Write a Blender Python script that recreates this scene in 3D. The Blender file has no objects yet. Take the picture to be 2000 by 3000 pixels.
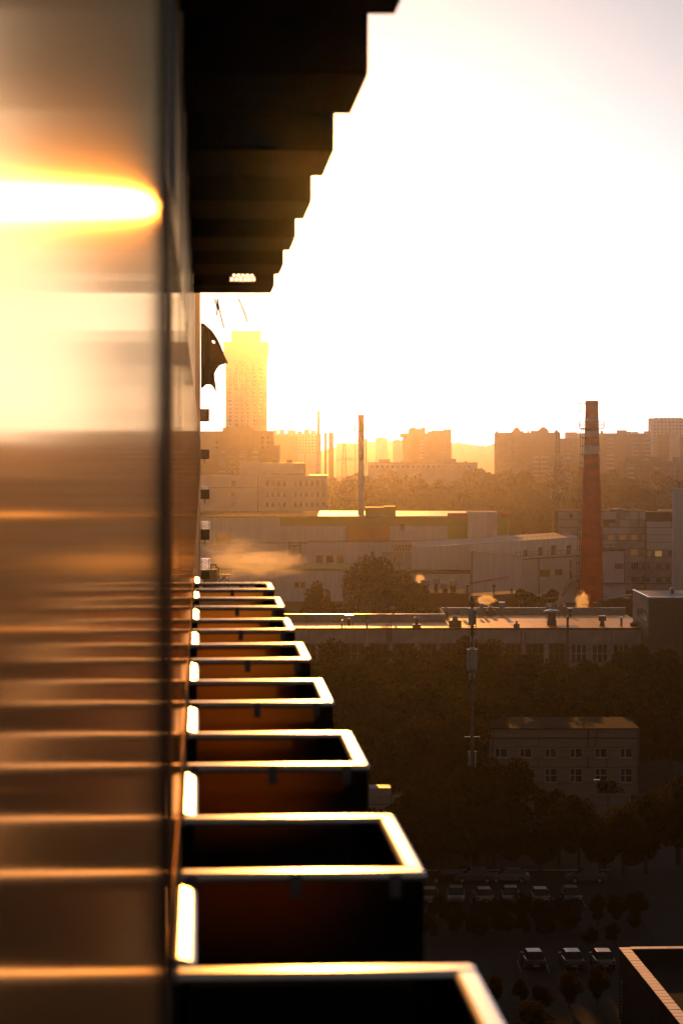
import bpy, math, random
import numpy as np
from mathutils import Vector, Matrix
R = math.radians
random.seed(7); rng = np.random.default_rng(7)
scene = bpy.context.scene
COL = scene.collection
# ------------------------------------------------------------------ camera, sky, sun, exposure
F = 7083.0; H = 45.0                       # focal length in photo pixels (85 mm), eye height above ground
PITCH = -math.atan(180.0 / F)
cam_d = bpy.data.cameras.new('camera'); cam = bpy.data.objects.new('camera', cam_d); COL.objects.link(cam)
cam.location = (0, 0, H); cam.rotation_euler = (R(90) + PITCH, 0, 0)
cam_d.sensor_fit = 'VERTICAL'; cam_d.sensor_height = 36; cam_d.sensor_width = 24; cam_d.lens = 85
cam_d.clip_start = 0.05; cam_d.clip_end = 20000
cam_d.dof.use_dof = True; cam_d.dof.focus_distance = 600; cam_d.dof.aperture_fstop = 4.5; cam_d.dof.aperture_blades = 9
scene.camera = cam

SUN_U, SUN_V = 950, 600
def slope(v): return math.tan(PITCH + math.atan((1500.0 - v) / F))
sun_el = math.atan(slope(SUN_V)); sun_az = math.atan((SUN_U - 1000) / F)       # azimuth from +Y towards +X
sun_dir = Vector((math.sin(sun_az) * math.cos(sun_el), math.cos(sun_az) * math.cos(sun_el), math.sin(sun_el)))
world = bpy.data.worlds.new('World'); scene.world = world; world.use_nodes = True
wn = world.node_tree.nodes; wl = world.node_tree.links
bg = wn['Background']
sky = wn.new('ShaderNodeTexSky'); sky.sky_type = 'NISHITA'; sky.sun_disc = False
sky.sun_elevation = sun_el; sky.sun_rotation = sun_az; sky.air_density = 1.3; sky.dust_density = 0.8; sky.ozone_density = 0.6
warm = wn.new('ShaderNodeMix'); warm.data_type = 'RGBA'; warm.blend_type = 'MULTIPLY'; warm.inputs[0].default_value = 1
warm.inputs[7].default_value = (1.0, 0.98, 1.03, 1)
hs = wn.new('ShaderNodeHueSaturation'); hs.inputs['Saturation'].default_value = 0.06
wl.new(sky.outputs[0], hs.inputs['Color']); wl.new(hs.outputs[0], warm.inputs[6]); wl.new(warm.outputs[2], bg.inputs[0])
bg.inputs[1].default_value = 0.09
sl_ = bpy.data.lights.new('sun', 'SUN'); sl_.energy = 5.0; sl_.angle = R(0.53); sl_.color = (1.0, 0.36, 0.048)
sun = bpy.data.objects.new('sun', sl_); COL.objects.link(sun); sun.location = (0, 0, 200)
sun.rotation_euler = (-sun_dir).to_track_quat('-Z', 'Y').to_euler()
vs = scene.view_settings; scene.display_settings.display_device = 'sRGB'
vs.view_transform = 'Standard'; vs.look = 'None'; vs.gamma = 1; vs.use_curve_mapping = False
vs.exposure = -1.3
HAZE_DENSITY = 0.000092; HAZE_G = 0.97
cy = scene.cycles
cy.max_bounces = 6; cy.volume_bounces = 0; cy.transparent_max_bounces = 8; cy.caustics_reflective = False; cy.caustics_refractive = False
cy.use_denoising = True; cy.sample_clamp_indirect = 3.0

# ------------------------------------------------------------------ helpers
def Z(v, d): return H + slope(v) * d
def X(u, d, v=1320): return (u - 1000) / F * (d * math.cos(PITCH) + slope(v) * d * math.sin(PITCH))
def lin(c): return tuple((x / 12.92 if x <= .04045 else ((x + .055) / 1.055) ** 2.4) for x in c)
MATS = {}
def mat(name, col, rough=.7, metal=0., var=.25, scale=3., bump=0., bscale=None, spec=.5, col2=None, stretch=(1, 1, 1), detail=5):
    if name in MATS: return MATS[name]
    m = bpy.data.materials.new(name); m.use_nodes = True; n = m.node_tree.nodes; l = m.node_tree.links
    p = n['Principled BSDF']; p.inputs['Roughness'].default_value = rough; p.inputs['Metallic'].default_value = metal
    p.inputs['Specular IOR Level'].default_value = spec
    tc = n.new('ShaderNodeTexCoord'); mp = n.new('ShaderNodeMapping'); mp.inputs['Scale'].default_value = stretch
    l.new(tc.outputs['Object'], mp.inputs[0])
    nz = n.new('ShaderNodeTexNoise'); nz.inputs['Scale'].default_value = scale; nz.inputs['Detail'].default_value = detail
    l.new(mp.outputs[0], nz.inputs['Vector'])
    rp = n.new('ShaderNodeValToRGB')
    c2 = col2 if col2 else tuple(x * (1 - var) for x in col)
    c1 = col if col2 else tuple(min(1, x * (1 + var * .5)) for x in col)
    rp.color_ramp.elements[0].position = .3; rp.color_ramp.elements[1].position = .7
    rp.color_ramp.elements[0].color = (*c2, 1); rp.color_ramp.elements[1].color = (*c1, 1)
    l.new(nz.outputs['Fac'], rp.inputs[0]); l.new(rp.outputs[0], p.inputs['Base Color'])
    if bump:
        nb = n.new('ShaderNodeTexNoise'); nb.inputs['Scale'].default_value = bscale or scale * 4; nb.inputs['Detail'].default_value = 4
        l.new(mp.outputs[0], nb.inputs['Vector'])
        b = n.new('ShaderNodeBump'); b.inputs['Strength'].default_value = bump; b.inputs['Distance'].default_value = .05
        l.new(nb.outputs['Fac'], b.inputs['Height']); l.new(b.outputs[0], p.inputs['Normal'])
    MATS[name] = m
    return m
def tinted_gloss(name, col, r1, r2, w2):  # amber of the reflected sky put into the gloss colour
    """reflecting surface in a golden light tint, with a rougher second lobe added for glow"""
    m = bpy.data.materials.new(name); m.use_nodes = True; n = m.node_tree.nodes; l = m.node_tree.links; n.remove(n['Principled BSDF'])
    a = n.new('ShaderNodeBsdfGlossy'); b = n.new('ShaderNodeBsdfGlossy'); x = n.new('ShaderNodeMixShader'); x.name = 'lobes'
    a.name = 'sharp'; b.name = 'dull'; a.inputs['Roughness'].default_value = r1; b.inputs['Roughness'].default_value = r2; x.inputs[0].default_value = w2
    tc = n.new('ShaderNodeTexCoord'); nz = n.new('ShaderNodeTexNoise'); nz.inputs['Scale'].default_value = 2.2; nz.inputs['Detail'].default_value = 4
    rp = n.new('ShaderNodeValToRGB'); rp.color_ramp.elements[0].color = (*[c * .8 for c in col], 1); rp.color_ramp.elements[1].color = (*col, 1)
    l.new(tc.outputs['Object'], nz.inputs[0]); l.new(nz.outputs['Fac'], rp.inputs[0])
    for q in (a, b): l.new(rp.outputs[0], q.inputs['Color'])
    l.new(a.outputs[0], x.inputs[1]); l.new(b.outputs[0], x.inputs[2]); l.new(x.outputs[0], n['Material Output'].inputs[0])
    return m
class MB:
    def __init__(s): s.v = []; s.f = []
    def box(s, x0, x1, y0, y1, z0, z1):
        k = len(s.v)
        s.v += [(x0, y0, z0), (x1, y0, z0), (x1, y1, z0), (x0, y1, z0), (x0, y0, z1), (x1, y0, z1), (x1, y1, z1), (x0, y1, z1)]
        s.f += [(k+3, k+2, k+1, k), (k+4, k+5, k+6, k+7), (k, k+1, k+5, k+4), (k+1, k+2, k+6, k+5), (k+2, k+3, k+7, k+6), (k+3, k, k+4, k+7)]
        return s
    def cyl(s, a, b, r0, r1=None, n=8, caps=True):
        r1 = r0 if r1 is None else r1
        a = Vector(a); b = Vector(b); ax = (b - a).normalized()
        t = Vector((0, 0, 1)) if abs(ax.z) < .9 else Vector((1, 0, 0))
        e1 = ax.cross(t).normalized(); e2 = ax.cross(e1)
        k = len(s.v)
        for c, r in ((a, r0), (b, r1)):
            for i in range(n):
                q = 2 * math.pi * i / n
                s.v.append(tuple(c + e1 * (r * math.cos(q)) + e2 * (r * math.sin(q))))
        for i in range(n):
            j = (i + 1) % n; s.f.append((k + i, k + n + i, k + n + j, k + j))
        if caps:
            s.f.append(tuple(range(k, k + n))); s.f.append(tuple(range(k + 2*n - 1, k + n - 1, -1)))
        return s
    def tube(s, pts, r, n=6):
        for a, b in zip(pts, pts[1:]): s.cyl(a, b, r, r, n)
        return s
    def prism(s, poly, y0, y1):                         # polygon in xz (counter-clockwise seen from -y)
        k = len(s.v); n = len(poly)
        s.v += [(x, y0, z) for x, z in poly] + [(x, y1, z) for x, z in poly]
        s.f.append(tuple(range(k, k + n))); s.f.append(tuple(range(k + 2*n - 1, k + n - 1, -1)))
        for i in range(n):
            j = (i + 1) % n; s.f.append((k + j, k + i, k + n + i, k + n + j))
        return s
    def face(s, pts):
        k = len(s.v); s.v += [tuple(p) for p in pts]; s.f.append(tuple(range(k, k + len(pts)))); return s
    def mesh(s, name, m, smooth=False):
        me = bpy.data.meshes.new(name); me.from_pydata(s.v, [], s.f); me.materials.append(m); me.update()
        if smooth: me.polygons.foreach_set('use_smooth', [True] * len(me.polygons))
        return me
    def build(s, name, m, parent=None, loc=(0, 0, 0), bevel=0, smooth=False):
        o = bpy.data.objects.new(name, s.mesh(name, m, smooth)); COL.objects.link(o); o.location = loc
        if parent: o.parent = parent
        if bevel:
            b = o.modifiers.new('bevel', 'BEVEL'); b.width = bevel; b.segments = 2; b.limit_method = 'ANGLE'
        return o
def tag(o, label=None, cat=None, group=None, kind=None):
    if label: o['label'] = label
    if cat: o['category'] = cat
    if group: o['group'] = group
    if kind: o['kind'] = kind
    return o
def thing(name, label, cat, loc=(0, 0, 0), rz=0., group=None):
    o = bpy.data.objects.new(name, None); o.empty_display_size = .3; COL.objects.link(o); o.location = loc; o.rotation_euler = (0, 0, rz)
    return tag(o, label, cat, group)
KIDS = {}
def copy_tree(o, label=None):
    def rec(s, par):
        c = s.copy(); COL.objects.link(c); c.parent = par
        for ch in list(s.children): rec(ch, c)
        return c
    c = rec(o, None)
    if label: c['label'] = label
    return c
def part_copy(o, parent, loc):
    c = o.copy(); COL.objects.link(c); c.parent = parent; c.location = loc; return c
class Bld:
    """A building placed by the photo: u0..u1 wide at depth d; local x right, y away, z up from the ground."""
    def __init__(s, name, label, cat, d, uc, rot=0., group=None):
        s.d = d; s.uc = uc; s.o = thing(name, label, cat, (X(uc, d), d, 0), rot, group)
    def x(s, u): return (u - s.uc) * s.d / F
    def z(s, v): return Z(v, s.d)
    def bx(s, m, u0, u1, v0, v1, y0, y1):
        return m.box(s.x(u0), s.x(u1), y0, y1, 0 if v1 is None else s.z(v1), s.z(v0))
    def part(s, name, ma, rects, parent=None, bevel=0):
        m = MB()
        for r in rects: s.bx(m, *r)
        return m.build(name, ma, parent or s.o, bevel=bevel)
# materials shared by many things
concrete = mat('concrete', (.34, .32, .30), .85, var=.3, scale=.25, bump=.2, bscale=2)
# ------------------------------------------------------------------ haze, ground, hills
hz = MB().box(-1500, 1500, -300, 5200, -1.2, 150)
hm = bpy.data.materials.new('haze'); hm.use_nodes = True; hn = hm.node_tree.nodes; hn.remove(hn['Principled BSDF'])
pv = hn.new('ShaderNodeVolumePrincipled'); pv.inputs['Color'].default_value = (.97, .95, .93, 1)
pv.inputs['Density'].default_value = HAZE_DENSITY; pv.inputs['Anisotropy'].default_value = HAZE_G
hm.node_tree.links.new(pv.outputs[0], hn['Material Output'].inputs['Volume'])
ho = tag(hz.build('haze', hm), kind='stuff')
ground_m = mat('dry_ground', (.028, .025, .018), 1., var=.5, scale=.05, bump=.3)
g = MB()
n = 24
for i in range(n + 1):
    for j in range(n + 1):
        g.v.append((-1490 + 2980 * i / n, -290 + 5480 * j / n, -.02))
for i in range(n):
    for j in range(n):
        k = i * (n + 1) + j; g.f.append((k, k + n + 1, k + n + 2, k + 1))
tag(g.build('ground', ground_m), kind='structure')
# far wooded ridge on the horizon
wood_m = mat('far_wood', (.05, .055, .03), .95, var=.5, scale=.02, bump=.5)
g = MB(); nx = 160
prof = [52 + 10 * math.sin(i * .07 + 1) + 6 * math.sin(i * .31) + random.uniform(-2, 2) for i in range(nx + 1)]
for k, (yy, hh) in enumerate(((4300, 0), (4500, .7), (4700, 1.), (5100, .6))):
    for i in range(nx + 1): g.v.append((-1400 + 2800 * i / nx, yy, -.5 + hh * prof[i] + (random.uniform(-2, 2) if hh else 0)))
for k in range(3):
    for i in range(nx):
        a = k * (nx + 1) + i; g.f.append((a, a + 1, a + nx + 2, a + nx + 1))
tag(g.build('hills', wood_m), kind='structure')

# ------------------------------------------------------------------ the facade the camera leans out of
FR = math.atan(410.0 / F)                                   # facade runs at this angle left of the view axis
FB = thing('apartment_tower', 'glass and metal high rise facade running away on the left, seen almost edge on', 'building', (0, 0, 0), FR)
def fz(z): return H + z
clad = tinted_gloss('satin_cladding', (.90, .62, .32), .14, .5, .25)
dark_m = mat('dark_gasket', (.02, .02, .02), .5, var=.3)
black_panel = mat('black_panel', (.014, .012, .010), .95, var=.3, scale=4, bump=.05, spec=.05)
rail_m = mat('galvanised_rail', (.96, .95, .93), .27, metal=1., var=.06, scale=5)
E = -.065
MB().box(-14, E - .004, 2.8, 232, 0, 66).build('wall', mat('render_wall', (.30, .28, .26), .8, scale=.4), FB)
MB().box(-14, -.25, -9, 2.8, 0, 66).build('room_wall', dark_m, FB)
# cladding panels, one per bay and storey
pm = MB().box(E - .003, E, 0, 1.085, 0, 1.34); pmesh = pm.mesh('cladding_panel', clad)
for fl in (-2, -1, 0, 1):
    for k in range(2, 12):
        o = bpy.data.objects.new('cladding_panel', pmesh); COL.objects.link(o); o.parent = FB
        o.location = (random.uniform(-.0015, .0015), 4.2 + (k - 2) * 2.21 + .02, fz(-1.20 + fl * 3.14 - 1.36))
# frames standing a little proud of the cladding
wf = tinted_gloss('window_frame_metal', (.70, .46, .22), .2, .5, .3)
glass_far = tinted_gloss('facade_glass', (.88, .60, .30), .05, .4, .15)
for k in range(1, 60):
    y = 4.2 + (k - 1) * 2.21 - (1.06 if k == 1 else 1.08)
    if y < 2.9: continue
    for fl in ((-1, 0) if k > 12 else (-2, -1, 0, 1)):
        z0 = fz(-1.10 + fl * 3.14 + .06); z1 = z0 + 1.62
        m = MB(); t = .05
        m.box(E, E + .003, y, y + t, z0, z1); m.box(E, E + .003, y + 1.9, y + 1.9 + t, z0, z1)
        m.box(E, E + .0027, y + t, y + 1.9, z1 - t, z1); m.box(E, E + .0027, y + t, y + 1.9, z0, z0 + t)
        w = m.build('window', wf, FB)
        MB().box(E - .002, E + .0012, y + t, y + 1.9, z0 + t, z1 - t).build('pane', glass_far, w)
# near open casement: pane, gasket, frame post
GA = (590 - 524) / F
win = thing('window_sash', 'open window sash with reflecting glass right beside the camera on the left', 'window', (0, 0, 0), FR + GA)
gm = tinted_gloss('window_glass', (.95, .72, .42), .10, .5, .20); gn = gm.node_tree.nodes; gl = gm.node_tree.links; gp = gn['sharp']
gt = gn.new('ShaderNodeTexCoord'); gmap = gn.new('ShaderNodeMapping'); gmap.inputs['Scale'].default_value = (1, .9, 6)
gz = gn.new('ShaderNodeTexNoise'); gz.inputs['Scale'].default_value = 1.2; gz.inputs['Detail'].default_value = 1.0
gb = gn.new('ShaderNodeBump'); gb.inputs['Strength'].default_value = .5; gb.inputs['Distance'].default_value = .002
gl.new(gt.outputs['Object'], gmap.inputs[0]); gl.new(gmap.outputs[0], gz.inputs[0]); gl.new(gz.outputs['Fac'], gb.inputs['Height']); gl.new(gb.outputs[0], gp.inputs['Normal'])
EM = -.020
MB().box(EM - .008, EM, -.4, 2.44, fz(-1.15), fz(1.5)).build('pane', gm, win)
MB().box(EM - .05, EM + .0125, 2.44, 2.60, fz(-1.2), fz(1.55)).build('gasket', dark_m, win)
MB().box(EM - .06, EM - .009, -.5, 2.44, fz(-1.2), fz(-1.15)).box(EM - .06, EM - .009, -.5, 2.44, fz(1.5), fz(1.55)).build('sash_frame', dark_m, win)
MB().box(-.11, -.050, 2.62, 3.1, fz(-6), fz(6)).build('window_post', wf, FB)
# bright metal sills between the baskets
DN = [4.23 + 2.21 * k for k in range(8)]                    # near ends of the eight baskets along the facade
sill_m = mat('sill_metal', (.96, .95, .93), .30, metal=1., var=.06, scale=5)
for k in range(8):
    for z in (-1.135,):
        zz = fz(z); w_ = .052; dz = .0138                       # sloped drip sill, outer edge lower
        m = MB().prism([(E, zz - .03), (E + w_, zz - .03 - dz), (E + w_, zz - dz), (E, zz)], DN[k] + 1.13 + random.uniform(0, .05), DN[k] + 2.12 - random.uniform(0, .06))
        m.build('sill', sill_m, FB, bevel=.012)

# ------------------------------------------------------------------ air conditioner baskets, lower and upper row
BL, BP, BH = 1.05, .60, .65
GLOW_ROUGH = .45; GLOW_COL = (.24, .155, .06)
def basket(label, y, z, group, upper, holes=False):
    t = thing('air_conditioner_basket', label, 'basket', Matrix.Rotation(FR, 3, 'Z') @ Vector((0, y, z)), FR, group)
    return t
rail_dull = mat('dull_zinc', (.20, .19, .18), .6, metal=.6, var=.4, scale=20)
def fill_basket(t):
    rw, rd, rt = .055, .072, .028
    x0 = E + .002
    MB().box(x0, BP, 0, rd, BH - rt, BH).build('rail', rail_m, t, bevel=.012)
    MB().box(x0, BP, BL - rd, BL, BH - rt, BH).build('rail', rail_m, t, bevel=.012)
    MB().box(BP - rw, BP, rd, BL - rd, BH - rt, BH - .001).build('rail', rail_m, t, bevel=.012)
    for q in (.02, .30, .565):                             # clamps and bolts on the near rail
        MB().box(x0 + q, x0 + q + .03, -.006, -.001, BH - .07, BH - .006).build('clamp', rail_dull, t)
        MB().cyl((x0 + q + .015, -.006, BH - .055), (x0 + q + .015, -.014, BH - .055), .007, None, 6).build('bolt', rail_dull, t)
    MB().box(BP - .02, BP - .004, .03, BL - .02, .02, BH - rt).build('front_panel', black_panel, t)
    MB().box(x0, BP - .004, .02, BL - .02, 0, .02).build('floor_panel', black_panel, t)
    MB().box(x0, x0 + .04, BL - .05, BL - .015, .02, BH - rt).build('bracket', black_panel, t)
    MB().box(BP - .14, BP - .022, BL - .05, BL - .015, .02, BH - rt).build('bracket', black_panel, t)
# end sheets with added see-through; its orange colour stands in for lens flare
glow_sheet = bpy.data.materials.new('flare_glow_sheet'); glow_sheet.use_nodes = True; sn = glow_sheet.node_tree.nodes; sk = glow_sheet.node_tree.links; sn.remove(sn['Principled BSDF'])
s_r = sn.new('ShaderNodeBsdfRefraction'); s_r.inputs['IOR'].default_value = 1.5; s_r.inputs['Roughness'].default_value = GLOW_ROUGH; s_d = sn.new('ShaderNodeBsdfDiffuse'); s_d.inputs[0].default_value = (.014, .012, .010, 1)
s_t = sn.new('ShaderNodeTexCoord'); s_n = sn.new('ShaderNodeTexNoise'); s_n.inputs['Scale'].default_value = 3; s_c = sn.new('ShaderNodeValToRGB')
s_c.color_ramp.elements[0].color = (*[c * .7 for c in GLOW_COL], 1); s_c.color_ramp.elements[1].color = (*GLOW_COL, 1); s_a = sn.new('ShaderNodeAddShader')
sk.new(s_t.outputs['Object'], s_n.inputs[0]); sk.new(s_n.outputs['Fac'], s_c.inputs[0]); sk.new(s_c.outputs[0], s_r.inputs[0]); sk.new(s_r.outputs[0], s_a.inputs[0]); sk.new(s_d.outputs[0], s_a.inputs[1]); sk.new(s_a.outputs[0], sn['Material Output'].inputs[0])
end_me = MB().face([(E + .002, .016, .02), (BP - .004, .016, .02), (BP - .004, .016, BH - .028), (E + .002, .016, BH - .028)]).mesh('end_panel', glow_sheet)
ordinal = ['nearest', 'second nearest', 'third nearest', 'fourth nearest', 'fifth nearest', 'sixth nearest', 'second farthest', 'farthest']
protoL = None
for k in range(8):
    lab = 'sunlit open basket with bright rim, %s of the lower row on the facade' % ordinal[k]
    if protoL is None:
        b = protoL = basket(lab, DN[k], fz(-1.13) - BH, 'baskets of the lower row', False)
        fill_basket(b)
        o = bpy.data.objects.new('end_panel', end_me); COL.objects.link(o); o.parent = b
        back = MB().box(E + .042, BP - .142, BL - .04, BL - .024, .02, .36).build('back_panel', black_panel, b)
    else:
        b = copy_tree(protoL, lab); b.location = Matrix.Rotation(FR, 3, 'Z') @ Vector((random.uniform(-.004, .004), DN[k] + random.uniform(-.012, .012), fz(-1.13) - BH + random.uniform(-.004, .004))); b.rotation_euler = (random.uniform(-.004, .004), random.uniform(-.004, .004), FR + random.uniform(-.004, .004))
dark_end = MB().box(E + .002, BP - .004, .008, .024, .02, BH - .03).mesh('end_panel', black_panel)
def holed_panel():
    # end panel with two staggered rows of round holes near its lower edge
    m = MB(); x0, x1, z0, z1 = E + .002, BP - .004, .02, BH - .03; y = .016
    r = .0105; p = .036; zc = .064
    xs0 = .25; nc = 6
    xl, xr = xs0 - p / 2, xs0 + p * nc + 0
    zl, zh = zc - .036, zc + .036
    m.box(x0, x1, .008, .024, z0, zl); m.box(x0, x1, .008, .024, zh, z1); m.box(x0, xl, .008, .024, zl, zh); m.box(xr, x1, .008, .024, zl, zh)
    for row in range(2):
        a = zl + .036 * row; b = a + .036
        off = 0 if row == 0 else p / 2
        # cells
        cells = [(xl + off + i * p, xl + off + (i + 1) * p) for i in range(nc)]
        ends = [(xl, cells[0][0]), (cells[-1][1], xr)]
        for e in ends:
            if e[1] - e[0] > 1e-6: m.face([(e[0], y, a), (e[1], y, a), (e[1], y, b), (e[0], y, b)])
        for cx0, cx1 in cells:
            cx, cz = (cx0 + cx1) / 2, (a + b) / 2; n = 16
            k = len(m.v)
            for i in range(n):
                q = 2 * math.pi * (i + .5) / n; c_, s_ = math.cos(q), math.sin(q); w = 1 / max(abs(c_), abs(s_))
                m.v.append((cx + r * c_, y, cz + r * s_)); m.v.append((cx + (cx1 - cx0) / 2 * c_ * w, y, cz + (b - a) / 2 * s_ * w))
            for i in range(n):
                j = (i + 1) % n; m.f.append((k + 2*i, k + 2*i + 1, k + 2*j + 1, k + 2*j))
    return m
for k in range(8):
    lab = 'dark basket seen from below, %s of the upper row%s' % (ordinal[k], ', with round holes' if k == 7 else '')
    b = copy_tree(protoL, lab); b['group'] = 'baskets of the upper row'
    b.location = Matrix.Rotation(FR, 3, 'Z') @ Vector((0, DN[k], fz(1.345)))
    for ch in list(b.children):
        if ch.name.startswith('back_panel'): bpy.data.objects.remove(ch)
        elif ch.name.startswith('end_panel') and k < 7: ch.data = dark_end
    if k == 7:
        for ch in list(b.children):
            if ch.name.startswith('end_panel'): bpy.data.objects.remove(ch)
        holed_panel().build('end_panel', black_panel, b)
# ------------------------------------------------------------------ materials of the city
pale = mat('pale_render', (.76, .69, .62), .85, var=.18, scale=.15)
white_wall = mat('white_sheet_wall', (.88, .82, .75), .8, var=.12, scale=.2, stretch=(6, 6, .4))
brickm = mat('tan_brick', (.32, .23, .16), .9, var=.25, scale=.2)
orange_p = mat('orange_panel', (.80, .22, .02), .6, var=.12, scale=.3)
red_p = mat('red_panel', (.75, .09, .01), .6, var=.12, scale=.3)
green_p = mat('green_panel', (.30, .40, .0), .6, var=.12, scale=.3)
olive_p = mat('olive_panel', (.32, .27, .02), .6, var=.12, scale=.3)
pane_m = mat('dark_pane', (.02, .02, .022), .12, var=.2, scale=2, spec=.6)
frame_m = mat('white_window_frame', (.55, .52, .48), .6, var=.12, scale=2)
steel_m = mat('painted_steel', (.12, .10, .085), .55, metal=.3, var=.3, scale=2)
roof_dark = mat('bitumen', (.035, .031, .028), .95, var=.3, scale=.3, spec=.1)
roof_sheet = mat('roof_sheet', (.70, .68, .66), .5, metal=.8, var=.1, scale=.3)
red_brick = mat('red_brick_chimney', (.90, .022, .004), .8, var=.3, scale=.25, bump=.25, bscale=2.5, stretch=(1, 1, 3))
white_band = mat('white_band_paint', (.80, .72, .64), .8, var=.2, scale=.4)
rust_m = mat('rusty_wall', (.22, .07, .035), .85, var=.3, scale=.3)
grey_panel = mat('grey_concrete_panel', (.46, .41, .36), .9, var=.28, scale=.5, bump=.2, bscale=4)
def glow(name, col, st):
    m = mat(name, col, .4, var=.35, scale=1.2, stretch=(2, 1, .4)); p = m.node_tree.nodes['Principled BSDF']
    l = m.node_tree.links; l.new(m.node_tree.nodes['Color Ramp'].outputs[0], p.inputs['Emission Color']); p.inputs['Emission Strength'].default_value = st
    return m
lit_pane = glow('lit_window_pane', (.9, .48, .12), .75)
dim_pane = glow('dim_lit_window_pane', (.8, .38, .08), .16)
far_pane = mat('hazed_pane', (.24, .20, .17), .5, var=.5, scale=.4)  # haze before the far blocks put into the pane colour
WC = {}
def window(b, u0, u1, v0, v1, cols=2, rows=1, y=-.06, fm=None, pm=None, parent=None, t=None):
    """frame with mullions (a part) and its pane (a sub-part) standing 6 cm proud of the wall"""
    x0, x1, z0, z1 = b.x(u0), b.x(u1), b.z(v1), b.z(v0); w, h = x1 - x0, z1 - z0
    fm = fm or frame_m; pm = pm or pane_m; t = t or min(.12, w * .07)
    key = (round(w, 1), round(h, 1), cols, rows, fm.name, pm.name)
    if key not in WC:
        m = MB()
        m.box(0, t, 0, .08, 0, h).box(w - t, w, 0, .08, 0, h).box(t, w - t, 0, .08, 0, t).box(t, w - t, 0, .08, h - t, h)
        for i in range(1, cols):
            xx = w * i / cols; m.box(xx - t / 2, xx + t / 2, .005, .075, t, h - t)
        for j in range(1, rows):
            zz = h * j / rows
            for i in range(cols):
                a = t if i == 0 else w * i / cols + t / 2; e = w - t if i == cols - 1 else w * (i + 1) / cols - t / 2
                m.box(a, e, .01, .07, zz - t / 2, zz + t / 2)
        WC[key] = (m.mesh('window', fm), MB().box(t * .6, w - t * .6, .05, .072, t * .6, h - t * .6).mesh('pane', pm))
    o = bpy.data.objects.new('window', WC[key][0]); COL.objects.link(o); o.parent = parent or b.o; o.location = (x0, y, z0)
    p = bpy.data.objects.new('pane', WC[key][1]); COL.objects.link(p); p.parent = o
    return o
def wingrid(b, us, vs_, wpx, hpx, m=None, name='window_row', y=-.05):
    mb = MB()
    for u in us:
        for v in vs_: b.bx(mb, u, u + wpx, v, v + hpx, y, .02)
    return tag(mb.build(name, m or (far_pane if b.d > 1400 else pane_m), b.o), kind='stuff')
def balconies(b, us, vs_, wpx, hpx, m=None, out=1.1):
    mm = {}
    for u in us:
        for v in vs_:
            w = wpx * b.d / F; h = hpx * b.d / F
            if (wpx, hpx) not in mm:
                mb = MB(); mb.box(0, w, -out, -out + .12, 0, h).box(0, .12, -out + .12, 0, 0, h).box(w - .12, w, -out + .12, 0, 0, h).box(.12, w - .12, -out + .12, 0, 0, .12)
                mm[(wpx, hpx)] = mb.mesh('balcony', m or frame_m)
            o = bpy.data.objects.new('balcony', mm[(wpx, hpx)]); COL.objects.link(o); o.parent = b.o; o.location = (b.x(u), 0, b.z(v + hpx))
def rng_(a, b, n): return [a + (b - a) * i / (n - 1) for i in range(n)]

# ------------------------------------------------------------------ far skyline
b = Bld('tower_block', 'tall pale tower with wider crown standing alone beside the facade', 'tower', 1600, 720)
b.part('wall', pale, [(661, 779, 1055, None, 0, 26)])
b.part('crown', pale, [(655, 785, 1001, 1035, -1.2, 27), (658, 782, 1035, 1055, -.6, 26.5)])
b.part('roof_house', pale, [(677, 762, 970, 1001, 3, 22)])
b.part('parapet', pale, [(676, 680, 967, 970, 2.9, 22), (758, 763, 965, 970, 2.9, 22), (681, 757, 968.5, 970, 2.9, 3.4)])
for u in (664, 683, 701, 718, 736, 752, 771): b.part('pilaster', pale, [(u - 3, u + 3, 1058, None, -.8, .02)])
wingrid(b, [671, 675, 690, 694, 708, 725, 742, 745, 760, 765], [1068 + 11.5 * i for i in range(22)], 3, 6)
b.part('window_ledge', pale, [(654, 660.5, 1061, 1062.5, -.3, 2)]); b.part('window_ledge', pale, [(779.5, 786, 1061, 1062.5, -.3, 2)])
for u in (690, 715, 733, 748): MB().cyl((b.x(u), 10, b.z(970)), (b.x(u), 10, b.z(964)), .25).build('aerial', steel_m, b.o)

b = Bld('apartment_block', 'tan stepped apartment block in front of the tall pale tower', 'building', 1150, 700)
b.part('wall', brickm, [(575, 652, 1263, None, 0, 16)]); b.part('wall', brickm, [(652.2, 741, 1252, None, -1, 16)])
b.part('wall', brickm, [(741.2, 800, 1262, None, 0, 16)]); b.part('wall', brickm, [(800.2, 818, 1304.5, None, -.5, 14)])
balconies(b, [640, 668, 700, 735], [1322, 1336, 1350, 1364, 1378], 22, 6, pale)
wingrid(b, [632, 690, 720, 765, 780], [1278, 1292, 1306], 8, 8); b.part('roof_edge', roof_sheet, [(800, 819, 1303, 1304.4, -.7, 12)])
b.part('roof_house', brickm, [(690, 730, 1247, 1252, 4, 10)])

b = Bld('apartment_block', 'long hazy block with jagged roof line left of the thin far chimney', 'building', 2300, 870)
b.part('wall', pale, [(784, 940, 1270, None, 0, 18)])
for u0, u1, v in ((789, 800, 1263), (802, 812, 1259), (818, 832, 1258), (842, 866, 1260), (870, 884, 1263), (890, 906, 1258), (910, 926, 1261)): b.part('roof_house', pale, [(u0, u1, v, 1270, 1, 12)])
wingrid(b, [790 + 9.5 * i for i in range(15)], [1279 + 9 * i for i in range(6)], 4, 4)
b = Bld('apartment_block', 'lower hazy slab in front of the jagged far block', 'building', 2000, 840)
b.part('wall', brickm, [(800, 872, 1276, None, 0, 14)]); b.part('roof_edge', pale, [(799, 873, 1275, 1276, -.5, 14)])
wingrid(b, [806 + 9 * i for i in range(7)], [1284 + 9 * i for i in range(5)], 4, 4)

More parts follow.
